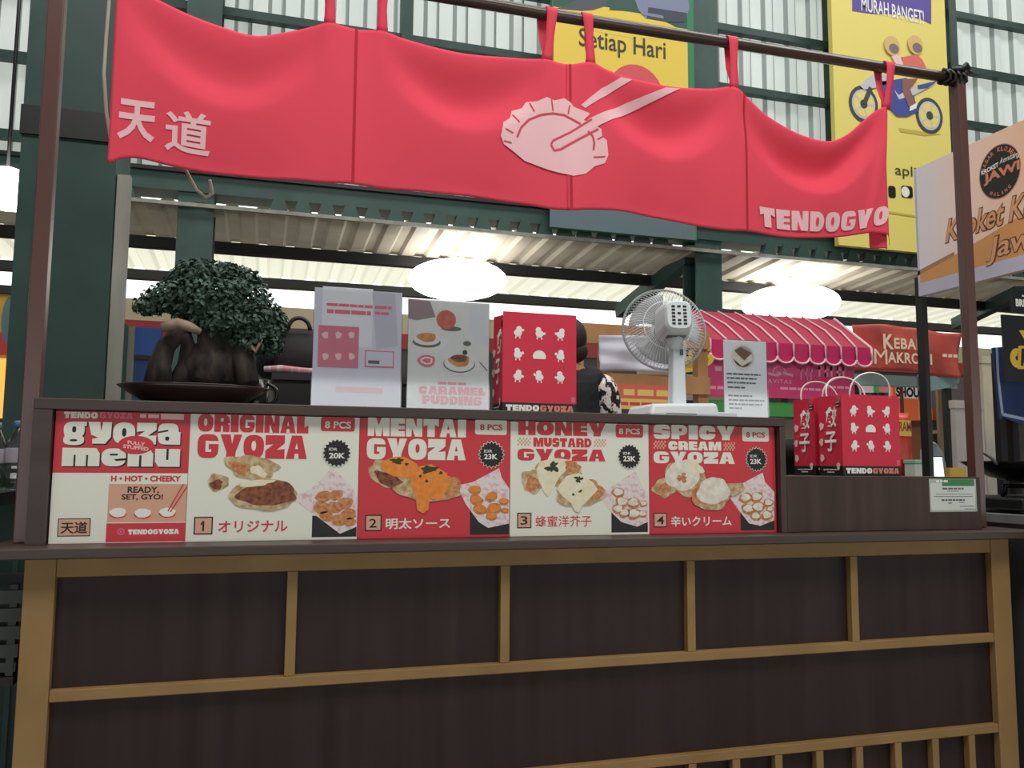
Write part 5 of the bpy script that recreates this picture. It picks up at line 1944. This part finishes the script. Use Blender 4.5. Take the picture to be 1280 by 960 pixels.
# teal parasol flap below the banner
Yq = Yk + 0.0445
g, bx = px(Yq, (1060, 380, 5.333))
mb = MB()
pts = [g(*p) for p in ((470, 470), (745, 495), (740, 525), (660, 560), (560, 578), (470, 575))]
mb.add([(a, Yq, b) for a, b in pts] + [(a, Yq + .015, b) for a, b in pts], [tuple(range(6)), tuple(range(6, 12))[::-1]] + [(k, (k + 1) % 6, 6 + (k + 1) % 6, 6 + k) for k in range(6)], mat('teal_cloth', '#7c9896', 0.7))
o = mb.build('awning_flap')
tag(o, 'teal cloth flap hanging below the red kebab banner', 'awning')

# orange stall with black lettering
Yo = 5.6
g, bx = px(Yo, (1060, 380, 5.333))
OR = mat('stall_orange', '#ef6f38', 0.5)
r = thing('orange_stall', (g(430, 640)[0], Yo, 0), 'orange stall board reading SHOU behind the red bags', 'stall')
q = bx(300, 490, 545, 775)
MB().box(q[0], q[2], Yo, Yo + .05, q[1], q[3], OR).build('board', r)
MB().box(q[0], q[2], Yo + .0505, Yo + .6, 0, q[1], mat('orange_counter', '#7b4a33', 0.6)).build('counter', r)
pr = Print((0, Yo, 0), (1, 0, 0), (0, 0, 1), (0, -1, 0))
pr.rect(*bx(370, 490, 545, 545), mat('maroon_board', '#6e2a2a', 0.6), 1)
pr.text('LSH', *bx(405, 500, 460, 535), WHITE, 2, off=0.02)
pr.rrect(*bx(318, 545, 545, 630), 0.05, WHITE, 1)
pr.text('SHOU', *bx(320, 555, 475, 622), BLACK, 2, off=0.05)
pr.rect(*bx(345, 490, 370, 735), mat('maroon_board', '#6e2a2a'), 3)
pr.rect(*bx(470, 620, 545, 770), mat('paler_orange', '#f08a55', 0.5), 1)
pr.done('print', r)
# small pink / green / white boards left of it
g, bx = px(5.2, (1060, 380, 5.333))
for l, rr, col, nm, lab in ((80, 168, '#dcd6dc', 'notice_board', 'pale notice board seen just above the red bags'), (182, 205, '#4fae58', 'notice_board', 'narrow green board above the front red bag'), (207, 280, '#d98a93', 'notice_board', 'dusty pink board above the front red bag')):
    q = bx(l, 478, rr, 590)
    mb = MB().box(q[0], q[2], 5.2, 5.23, q[1], q[3], mat('board' + col, col, 0.6))
    mb.box((q[0] + q[2]) / 2 - .02, (q[0] + q[2]) / 2 + .02, 5.23, 5.26, 0, q[3], DARK)
    tag(mb.build(nm), lab, 'board')

# grey rear panel, its orange strip and shelf (right of the black post)
g, bx = px(6.0, (1060, 380, 5.333))
q = bx(555, 490, 920, 700)
r = thing('rear_stall', ((q[0] + q[2]) / 2, 6.0, 0), 'grey panelled stall with an orange strip behind the brown right post', 'stall')
MB().box(q[0], q[2], 6.0, 6.05, q[1], q[3], mat('rear_panel_grey', '#8d8389', 0.6)).build('panel', r)
q2 = bx(555, 715, 925, 780)
MB().box(q2[0], q2[2], 5.98, 6.05, q2[1], q[1] - .001, mat('strip_orange', '#d4713f', 0.6)).build('strip', r)
pr = Print((0, 5.98, 0), (1, 0, 0), (0, 0, 1), (0, -1, 0))
pr.bars(*bx(585, 725, 715, 748), WHITE, 1, 2)
pr.done('print', r)
MB().box(q[0], q[2], 6.0, 6.5, 0, q2[1] - .001, mat('rear_dim', '#4b463f', 0.7)).build('base', r)
q3 = bx(555, 845, 730, 868)
MB().box(q3[0], q3[2], 5.9, 5.999, q3[1], q3[3], mat('rear_shelf', '#9d8f66', 0.6)).build('shelf', r)
q4 = bx(545, 560, 580, 935)
MB().box(q4[0], q4[2], 5.86, 5.899, 0, q4[3], mat('rear_post', '#8d7659', 0.6)).build('post', r)

# white and cream uprights right of the black post
for l, rr, t, Y, col, nm, lab in ((1194, 1229, 500, 3.0, '#c9bfbd', 'white_pillar', 'whitewashed pillar half hidden by the brown right post'), (1231, 1250, 445, 3.4, '#cfc3a3', 'cream_pillar', 'cream pillar beside the blue banner')):
    a, b = at(l, 520, Y), at(rr, 520, Y)
    mb = MB()
    z = at(l, t, Y).z
    mb.box(a.x, b.x, Y, Y + .045, 0, z - .06, mat('pillar' + col, col, 0.7, col2=(0.42, 0.4, 0.36), scale=(3, 3, 2)))
    mb.box(a.x - .006, b.x + .006, Y - .006, Y + .051, z - .06, z, mat('pillar' + col, col))
    tag(mb.build(nm), lab, 'pillar', kind='thing')

# blue banner and black signs at the right edge
Yn = 2.2
NAVY = mat('banner_navy', '#27406f', 0.6, col2='#1f3561', scale=(2, 2, 2))
g, bx = px(Yn, (1060, 380, 5.333))
r = thing('blue_banner', (g(1100, 600)[0], Yn, 0), 'navy blue banner on dark poles below the black signs', 'banner')
pts = [g(*p) for p in ((965, 290), (1300, 270), (1300, 805), (1130, 795), (1040, 755), (1015, 770))]
mb = MB()
N6 = len(pts)
mb.add([(a, Yn, b) for a, b in pts] + [(a, Yn + .012, b) for a, b in pts], [tuple(range(N6)), tuple(range(N6, 2 * N6))[::-1]] + [(k, (k + 1) % N6, N6 + (k + 1) % N6, N6 + k) for k in range(N6)], NAVY)
mb.build('cloth', r)
pr = Print((0, Yn, 0), (1, 0, 0), (0, 0, 1), (0, -1, 0))
pr.line([g(992, 290), g(1000, 480), g(1030, 735), g(1300, 795)], 0.02, mat('banner_pale_blue', '#a9b8cc', 0.6), 1)
pr.done('edge_line', r)
for pxx in (1246, 1261):
    a = at(pxx, 520, Yn + .06)
    MB().box(a.x - .025, a.x + .025, Yn + .0125, Yn + .06, 0, at(pxx, 440, Yn).z, DARK).build('pole', r)
Yb = 1.95
q = px(Yb, (1160, 340, 6.858))[1](650, 378, 1000, 945)
g, bx = px(Yb, (1160, 340, 6.858))
r = thing('black_cafe_sign', (q[0] + .2, Yb, q[1]), 'black square sign with a yellow cup at the right edge', 'sign')
MB().box(q[0], q[2], Yb, Yb + .012, q[1], q[3], mat('sign_black', '#15171c', 0.5)).build('panel', r)
MB().box(q[0] + .45, q[0] + .48, Yb + .0125, Yb + .09, 0, q[3], DARK).build('pole', r)
pr = Print((0, Yb, 0), (1, 0, 0), (0, 0, 1), (0, -1, 0))
GOLD = mat('sign_gold', '#d9b43a')
s6 = (g(100, 700)[0] - g(0, 700)[0]) / 100
pr.poly([g(*p) for p in ((780, 500), (1000, 500), (1000, 575), (822, 575))], GOLD, 1)
c = g(762, 738)
pr.ring(c[0], c[1], 14 * s6, 62 * s6, GOLD, 1, t0=75, t1=285, sb=1.15)
pr.poly([g(*p) for p in ((775, 632), (1000, 632), (1000, 832), (768, 832))], GOLD, 2)
pr.poly([g(*p) for p in ((800, 655), (1000, 655), (1000, 805), (795, 805))], BLACK, 3)
pr.poly([g(*p) for p in ((815, 800), (838, 690), (852, 690), (870, 800))], mat('print_silver', '#c9c6cc'), 4)
pr.done('print', r)
q = bx(722, 165, 1000, 362)
r = thing('black_name_sign', (q[0] + .2, Yb, q[1]), 'small black sign with white letters above the yellow cup sign', 'sign')
MB().box(q[0], q[2], Yb, Yb + .012, q[1], q[3], mat('sign_black', '#15171c')).build('panel', r)
MB().box(q[0] + .42, q[0] + .45, Yb + .0125, Yb + .09, 0, q[3], DARK).build('pole', r)
pr = Print((0, Yb, 0), (1, 0, 0), (0, 0, 1), (0, -1, 0))
pr.text('BREW', *bx(752, 235, 900, 300), WHITE, 1, off=0.05)
pr.bars(*bx(805, 200, 900, 215), WHITE, 1, 3)
pr.done('lettering', r)

# snack bag, cooler, chair, tablet and yellow box seen over the low box
Yc = 1.6
g, bx = px(Yc, (1060, 380, 5.333))
zsh = at(1150, 594, Yc).z - 0.02
r = thing('side_table', (g(420, 1050)[0], Yc + .2, 0), 'dark side table behind the red bags carrying the snack bag', 'table')
tx0, tx1 = g(250, 1050)[0], g(760, 1050)[0]
MB().box(tx0, tx1, Yc - .12, Yc + .5, zsh - .03, zsh, mat('side_table_top', '#54483f', 0.6)).build('table_top', r)
for X in (tx0 + .03, tx1 - .03):
    for Y in (Yc - .09, Yc + .47):
        MB().box(X - .02, X + .02, Y - .02, Y + .02, 0, zsh - .0305, DARK).build('leg', r)
q = (g(320, 800)[0], zsh, g(470, 800)[0], g(400, 722)[1])
r = thing('snack_bag', ((q[0] + q[2]) / 2, Yc, zsh), 'red and yellow snack bag right of the front red paper bag', 'snack bag')
mb = MB()
vs, fs = [], []
n = 10
for i in range(n + 1):
    v = i / n
    th = 0.055 * max(0.0, math.sin(math.pi * min(1, .12 + v * .88))) ** .7 + 0.002
    for k in range(16):
        t = 2 * math.pi * k / 16
        vs.append(((q[0] + q[2]) / 2 + (q[2] - q[0]) / 2 * math.copysign(abs(math.cos(t)) ** .6, math.cos(t)) * (1 - .06 * math.sin(math.pi * v)) - .05 * v * (1 - v), Yc + .06 + th * math.sin(t), zsh + .0005 + (q[3] - zsh) * v))
for i in range(n):
    for k in range(16):
        l = (k + 1) % 16
        fs.append((i * 16 + k, i * 16 + l, (i + 1) * 16 + l, (i + 1) * 16 + k))
fs += [tuple(range(16))[::-1], tuple(range(n * 16, n * 16 + 16))]
mb.add(vs, fs, mat('snack_red', '#b8332c', 0.35, col2='#d0502f', scale=(10, 10, 10)), True)
mb.build('pouch', r)
pr = Print((0, Yc - .002, 0), (1, 0, 0), (0, 0, 1), (0, -1, 0))
pr.rect(*bx(335, 775, 420, 880), mat('snack_yellow', '#dcb640', 0.4), 1)
pr.text('RAM', *bx(338, 785, 418, 850), mat('snack_orange', '#8f3a1e', 0.4), 2, off=0.03)
pr.done('label_print', r)
q = (at(1130, 590, Yc).x, zsh, at(1150, 590, Yc).x, at(1140, 575, Yc).z)
mb = MB()
mb.box(q[0], q[2], Yc - .08, Yc - .004, zsh + .0005, q[3] - .02, mat('tub_white', '#cfd6cb', 0.4))
mb.box(q[0] - .004, q[2] + .004, Yc - .084, Yc, q[3] - .02, q[3], mat('tub_green', '#8fc49a', 0.4))
tag(mb.build('plastic_tub', bevel=0.003), 'small white tub with pale green lid beside the snack bag', 'tub')

r = thing('tablet', (at(1173, 585, Yc).x, Yc, zsh), 'lit white tablet screen standing right of the black post', 'tablet')
a, b = at(1163, 580, Yc), at(1182, 580, Yc)
zt = at(1172, 570, Yc).z
mb = MB().hexa([(a.x, Yc, zsh + .0005), (b.x - .01, Yc, zsh + .0005), (b.x - .01, Yc + .012, zsh + .0005), (a.x, Yc + .012, zsh + .0005), (a.x, Yc + .02, zt), (b.x, Yc + .02, zt), (b.x, Yc + .032, zt), (a.x, Yc + .032, zt)], DARK)
mb.build('case', r)
mb = MB()
mb.add([(a.x + .003, Yc - .0012, zsh + .006), (b.x - .012, Yc - .0012, zsh + .006), (b.x - .005, Yc + .0172, zt - .006), (a.x + .003, Yc + .0172, zt - .006),
        (a.x + .003, Yc + .001, zsh + .006), (b.x - .012, Yc + .001, zsh + .006), (b.x - .005, Yc + .019, zt - .006), (a.x + .003, Yc + .019, zt - .006)],
       [(0, 1, 2, 3), (7, 6, 5, 4), (0, 4, 5, 1), (1, 5, 6, 2), (2, 6, 7, 3), (3, 7, 4, 0)], mat('screen_white', '#f4f6fa', 0.3, emit=1.1))
mb.build('screen', r)
MB().bar((a.x + .04, Yc + .03, zt - .03), (a.x + .04, Yc + .09, zsh + .004), .03, .004, DARK).build('stand', r)
q = (at(1188, 590, Yc).x, at(1207, 590, Yc).x, at(1197, 585, Yc).z)
mb = MB().box(q[0], q[1], Yc, Yc + .08, zsh + .0005, q[2], mat('box_yellow', '#d9b04a', 0.6))
mb.box(q[0], q[1], Yc + .03, Yc + .05, q[2], q[2] + .0006, mat('tape_tan', '#b58f4e', 0.5))
tag(mb.build('cardboard_box', bevel=0.002), 'small yellow box beside the lit tablet', 'box')
Yh = 2.7
g, bx = px(Yh, (1140, 540, 6.4))
GC = mat('chair_grey', '#80868a', 0.5)
cxl, cxr_ = g(148, 150)[0], g(340, 150)[0]
zt = g(240, 88)[1]
cm = (cxl + cxr_) / 2
hw = (cxr_ - cxl) / 2
r = thing('grey_chair', (cm, Yh, 0), 'grey plastic chair back behind the lit tablet', 'chair')
vs = []
for z, ww in ((0.45, .9), (0.7, 1.0), (zt - .14, 1.0), (zt - .05, .82), (zt - .01, .5), (zt, .2)):
    for s_ in (-1, -.5, 0, .5, 1):
        vs.append((cm + hw * ww * s_, Yh + .05 * (1 - abs(s_)) + .12 * (z - .45), z))
fs = [(i * 5 + k, i * 5 + k + 1, (i + 1) * 5 + k + 1, (i + 1) * 5 + k) for i in range(5) for k in range(4)]
mb = MB()
mb.add(vs, fs, GC, True)
o = mb.build('backrest', r)
o.modifiers.new('thick', 'SOLIDIFY').thickness = 0.015
MB().box(cm - hw * .95, cm + hw * .95, Yh - .40, Yh + .03, .43, .45, GC).build('seat', r, bevel=0.008)
for s_ in (-1, 1):
    for Y in (Yh - .36, Yh):
        MB().bar((cm + s_ * hw * .95, Y + (.03 if Y == Yh else -.03), 0), (cm + s_ * hw * .85, Y, .43), .03, .03, GC).build('leg', r)

# ------------------------------------------------------------------ neighbour on the right: leaning sign on a black post, stove and wok
XK = 3.1
zk = [atx(1142, 210, XK), atx(1142, 378, XK)]
yk0 = zk[0].y
kz1, kz0 = (zk[0].z + atx(1280, 152, XK).z) / 2, (zk[1].z + atx(1280, 330, XK).z) / 2
r = thing('kroket_sign', (XK, yk0 - .45, kz0), 'peach printed sign reading Kroket Kentang Jawi on a black post', 'sign')
yk1 = yk0 - 0.95
MB().box(XK, XK + .03, yk1, yk0, kz0, kz1, art_mat('peach_print', [(0.0, '#eaa878'), (0.35, '#f4c09c'), (0.7, '#f8d6c4'), (1.0, '#e6e0e8')], 1)).build('panel', r)
MB().box(XK + .05, XK + .072, .845, .888, 0, kz0 + .10, DARK).build('post', r)
for z in (kz0 + .008, kz0 + .06):
    MB().box(XK + .0305, XK + .0505, yk0 - .25, .86, z, z + .03, DARK).build('bracket', r)
pr = Print((XK, 0, 0), (0, -1, 0), (0, 0, 1), (-1, 0, 0))


def gk(x, y):
    p_ = atx(1130 + x / 3.556, 130 + y / 3.556, XK)
    return (-p_.y, p_.z)


pr.rect(-yk0, kz0, -yk1, kz0 + .055, mat('sign_lilac_strip', '#c2bfd0', 0.5), 1)
pr.poly([(-yk0, kz0 + .055), (-yk1, kz0 + .055), (-yk1, kz0 + .30), (-yk0 + .5, kz0 + .20), (-yk0 + .2, kz0 + .13), (-yk0, kz0 + .09)], mat('sign_ochre', '#d9995c', 0.5), 1)
pr.poly([(-yk0, kz0 + .09), (-yk0 + .2, kz0 + .13), (-yk0 + .2, kz0 + .145), (-yk0, kz0 + .11)], mat('sign_brown', '#a9805e', 0.5), 2)
pr.rect(-yk0, kz0, -yk0 + .012, kz1, mat('sign_lilac_strip', '#c2bfd0'), 2)
c = gk(425, 300)
pr.ell(c[0], c[1], .095, .105, mat('seal_rim', '#c98b78', 0.5), 3, n=40)
pr.ell(c[0], c[1], .092, .102, mat('seal_black', '#26221f', 0.5), 4, n=40)
SAL = mat('seal_salmon', '#d98763', 0.5)
pr.text('JAWI', c[0] - .075, c[1] - .035, c[0] + .09, c[1] + .012, SAL, 5, off=0.04, rise=0.02)
pr.text('KROKET', c[0] - .082, c[1] + .012, c[0] - .002, c[1] + .03, WHITE, 6, off=0.03, rise=0.1)
pr.text('kentang', c[0] + .0, c[1] + .022, c[0] + .088, c[1] + .05, WHITE, 6, off=0.0, slant=0.5)


def arc(s, R, t0, t1, h, m):
    n_ = len(s)
    for k, chh in enumerate(s):
        if chh == ' ':
            continue
        t = math.radians(t0 + (t1 - t0) * k / (n_ - 1))
        a0, b0 = c[0] + R * math.cos(t), c[1] + R * 1.1 * math.sin(t)
        rot = t - math.pi / 2 if t0 > t1 else t + math.pi / 2

        def wp(a, b, a0=a0, b0=b0, rot=rot):
            return (a0 + a * math.cos(rot) - b * math.sin(rot), b0 + a * math.sin(rot) + b * math.cos(rot))
        wd = h * (0.35 if chh in 'I' else 0.8)
        pr.text(chh, -wd / 2, -h / 2, wd / 2, h / 2, m, 5, off=0.02, warp=wp)


arc('PASAR KLOJEN', .078, 160, 28, .017, SAL)
arc('MALANG', .078, 238, 302, .014, SAL)
pr.done('seal_print', r)
OUT = mat('script_outline', '#6d4436', 0.5)
SCR = mat('script_fill', '#e0a071', 0.5)
for m, l, off in ((OUT, 3, .055), (SCR, 5, .015)):
    a, b = gk(182, 655), gk(530, 555)
    e = .004 if m is OUT else 0
    pr.text('Kroket Kentang', a[0] - e, a[1] + .005 - e, a[0] + .62 + e, a[1] + .125 + e, m, l, off=off, slant=0.25)
    a = gk(365, 722)
    pr.text('Jawi', a[0] - e, a[1] - e, a[0] + .22 + e, a[1] + .105 + e, m, l, off=off, slant=0.25)
pr.done('lettering', r)

# stove counter of that neighbour
YS = 0.25
xs0 = at(1230, 640, YS - .25).x
zst = at(1262, 645, YS - .25).z
r = thing('steel_counter', (xs0 + .5, YS, 0), 'grey steel counter right of the stall carrying the stove', 'counter')
xs0 = 2.75
MB().box(xs0, xs0 + 1.1, -0.22, 0.6, 0.03, zst - .03, GREY).build('body', r)
MB().box(xs0 - .01, xs0 + 1.12, -0.24, 0.62, zst - .0295, zst, mat('steel_top', '#8d908f', 0.35, metal=0.3)).build('worktop', r, bevel=0.002)
MB().box(xs0 + .002, xs0 + 1.1, -0.2235, -0.2205, .42, .424, DARK).build('door_seam', r)
MB().box(xs0 + .002, xs0 + 1.1, -0.2235, -0.2205, .70, .704, DARK).build('door_seam', r)
MB().box(xs0 + .03, xs0 + 1.07, -0.19, 0.57, 0, .0295, DARK).build('plinth', r)
wx = at(1300, 600, YS).x
wz = at(1262, 577, YS).z
r = thing('gas_stove', (wx, YS, zst), 'black gas stove under the wok on the steel counter', 'stove')
sx0 = xs0 + .02
MB().box(sx0, wx + .35, YS - .2, YS + .2, zst + .012, zst + .05, DARK).build('body', r, bevel=0.006)
MB().tube([(sx0 + .02, YS - .215, zst + .03), (sx0 + .02, YS - .235, zst + .03)], .018, GREY, 16).build('knob', r)
for k in range(4):
    MB().lathe([(0, 0), (.014, 0), (.012, .0118), (0, .0118)], DARK, ((sx0 + .03, wx + .32)[k % 2], (YS - .17, YS + .17)[k // 2], zst + .0002), 12).build('foot', r)
mb = MB()
mb.tube([(wx + .11 * math.cos(t), YS + .11 * math.sin(t), zst + .085) for t in [2 * math.pi * k / 24 for k in range(24)]], .007, DARK, 6, closed=True)
for k in range(5):
    t = 2 * math.pi * k / 5 + .4
    mb.tube([(wx + .14 * math.cos(t), YS + .14 * math.sin(t), zst + .0502), (wx + .13 * math.cos(t), YS + .13 * math.sin(t), zst + .088), (wx + .07 * math.cos(t), YS + .07 * math.sin(t), zst + .086)], .007, DARK, 6)
mb.build('pan_support', r)
rw = wx - at(1228, 580, YS).x
r = thing('wok', (wx, YS, zst + .09), 'black two-handled wok on the stove at the right edge', 'wok')
hb_ = wz - zst - .092
prof = [(0.0, 0.0), (rw * .3, .006), (rw * .6, hb_ * .28), (rw * .85, hb_ * .66), (rw, hb_), (rw - .004, hb_), (rw * .84, hb_ * .69), (rw * .58, hb_ * .33), (rw * .3, .012), (0.0, .008)]
MB().lathe(prof, mat('wok_iron', '#191a1b', 0.35, metal=0.5), (wx, YS, zst + .093), 40).build('bowl', r)
for s_ in (-1, 1):
    mb = MB()
    hx_ = wx + s_ * rw
    mb.tube([(hx_ + s_ * (-.01 + .028 * math.sin(t)), YS - .05 * math.cos(t), wz - .012 + .045 * math.sin(t)) for t in [math.pi * k / 12 for k in range(13)]], .006, GREY, 8)
    mb.build('handle', r)

# ------------------------------------------------------------------ left neighbour: dark table, bottles, shop front
YL = 0.30
zb = at(18, 614, YL).z
r = thing('dark_table', (-.6, YL, 0), 'dark maroon table left of the stall carrying the water bottles', 'table')
MRN = mat('maroon_board_dark', '#2c1d1d', 0.5)
MB().box(-1.3, -0.145, 0.05, 0.75, zb - .03, zb, mat('dark_board', '#1c1d1d', 0.5)).build('table_top', r)
MB().box(-1.29, -0.155, 0.07, 0.09, zb - .16, zb - .0305, MRN).build('apron', r)
for X in (-1.25, -.62):
    for Y in (.12, .70):
        MB().box(X - .025, X + .025, Y - .025, Y + .025, 0, zb - .0305, MRN).build('leg', r)
MB().box(-1.22, -.08, .11, .70, .60, .62, MRN).build('lower_shelf', r)


def bottle(p, h, label, capc):
    r = thing('water_bottle', (p.x, YL, zb), label, 'bottle', 'plastic water bottles')
    R = h * .155
    prof = [(0.0, 0.004), (R * .8, 0.0), (R, .012), (R, h * .30), (R * .93, h * .34), (R, h * .38), (R, h * .62), (R * .9, h * .70), (R * .42, h * .88), (R * .36, h * .90), (R * .36, h * .94), (0, h * .94)]
    MB().lathe(prof, clear_mat('bottle_plastic', (0.78, 0.83, 0.82), 0.18, 0.08), (p.x, YL, zb + .0003), 24).build('body', r)
    MB().lathe([(R * 1.01, h * .40), (R * 1.015, h * .41), (R * 1.015, h * .605), (R * 1.01, h * .61)], mat('bottle_label', '#aaa3ae', 0.4, col2='#c88f98', scale=(12, 12, 12), contrast=(.5, .6)), (p.x, YL, zb), 24).build('label_wrap', r)
    MB().lathe([(0, h * .905), (R * .44, h * .905), (R * .44, h * .99), (R * .38, h), (0, h)], mat(capc, capc, 0.4), (p.x, YL, zb), 20).build('cap', r)
    MB().lathe([(0.0, 0.006), (R * .78, .005), (R * .94, .014), (R * .94, h * .24), (0, h * .24)], clear_mat('water', (.80, .82, .74), 0.05), (p.x, YL, zb + .001), 24).build('water', r)


bottle(at(20, 600, YL), at(20, 526, YL).z - zb, 'clear water bottle with a blue cap on the dark table left of the stall', '#5f7fa8')
bottle(at(-9, 600, YL), at(-9, 528, YL).z - zb, 'second water bottle cut off by the left edge of the frame', '#8a9aa0')
# grey plastic crate under the table
a = at(6, 730, .05)
mb = MB()
cz1, cx1 = at(12, 732, .1).z, at(21, 760, .1).x
r = thing('plastic_crate', (cx1 - .25, .3, .62), 'grey slatted plastic crate below the dark table at left', 'crate')
CG = mat('crate_grey', '#4f5453', 0.6)
mb = MB()
zc0 = .6205
for k in range(5):
    z = zc0 + (cz1 - zc0) * k / 5
    e = .004 * k
    h_ = (cz1 - zc0) / 5 * .72
    mb.box(cx1 - .40 - e, cx1 + e, .12 - e, .13 - e, z, z + h_, CG)
    mb.box(cx1 - .40 - e, cx1 + e, .42 + e, .43 + e, z, z + h_, CG)
    mb.box(cx1 - .01 + e, cx1 + e, .13, .42, z, z + h_, CG)
    mb.box(cx1 - .40 - e, cx1 - .39 - e, .13, .42, z, z + h_, CG)
for X in (cx1 - .39, cx1 - .2, cx1 - .012):
    mb.box(X - .008, X + .008, .118, .132, zc0, cz1, CG)
    mb.box(X - .008, X + .008, .418, .432, zc0, cz1, CG)
mb.box(cx1 - .40, cx1, .12, .43, zc0, zc0 + .008, CG)
mb.build('basket', r)

# bright shop front at the far left
Yf = 4.6
g, bx = px(Yf, (0, 240, 4.0))
q0 = bx(-140, 505, 48, 830)
r = thing('shop_front', (q0[0] + .3, Yf, 0), 'yellow and red shop board with a lit orange panel at far left', 'shop')
MB().box(q0[0] - 1, q0[2], Yf, Yf + .1, q0[1], q0[3], mat('shop_ochre', '#b98e2e', 0.6, col2='#a57a26', scale=(3, 3, 3))).build('board', r)
pr = Print((0, Yf, 0), (1, 0, 0), (0, 0, 1), (0, -1, 0))
pr.poly([g(*p) for p in ((-140, 720), (15, 700), (48, 760), (48, 815), (-140, 815))], mat('shop_red', '#a8322e', 0.6), 1)
pr.ell(*g(46, 640), .05, .17, mat('shop_teal', '#4f666a', 0.6), 2)
pr.done('print', r)
q = bx(-140, 818, 48, 1130)
MB().box(q[0], q[2], Yf - .02, Yf + .1, q[1], q0[1] - .002, mat('lit_orange', '#ffac4e', 0.5, emit=0.9)).build('lit_panel', r)
MB().box(q0[0] - 1, q0[2], Yf, Yf + .5, 0, q[1] - .002, mat('shop_dim', '#3d2a22', 0.6)).build('counter', r)
q1 = bx(-140, 490, 80, 506)
MB().box(q0[0] - 1, q1[2], Yf - .02, Yf + .1, q0[3] + .001, q0[3] + .06, DARK).build('head_rail', r)

# blue shutter and green door jamb on the far wall behind the bonsai
Yd = 7.9
g, bx = px(Yd, (140, 310, 4.923))
q = bx(140, 490, 300, 660)
r = thing('blue_shutter', ((q[0] + q[2]) / 2, Yd, 0), 'blue shop shutter behind the bonsai trunk', 'shutter')
BL = mat('shutter_blue', '#2f56a0', 0.6)
MB().box(q[0], q[2], Yd, Yd + .08, q[1], q[3], BL).build('upper_panel', r)
MB().box(q[0], q[2], Yd + .02, Yd + .08, 0, q[1] - .05, mat('shutter_blue_dim', '#29477f', 0.6)).build('lower_panel', r)
MB().box(q[0], q[2], Yd, Yd + .08, q[1] - .0495, q[1] - .0005, DARK).build('mid_rail', r)
MB().box(q[0] - .2, q[0] - .001, Yd - .02, Yd + .08, 0, q[3], mat('jamb_grey', '#8b857c', 0.6)).build('jamb', r)
q = bx(50, 490, 100, 900)
MB().box(q[0], q[2], Yd - .3, Yd - .1, 0, q[3], mat('green_door', '#1f4a3a', 0.6)).build('green_post', r)
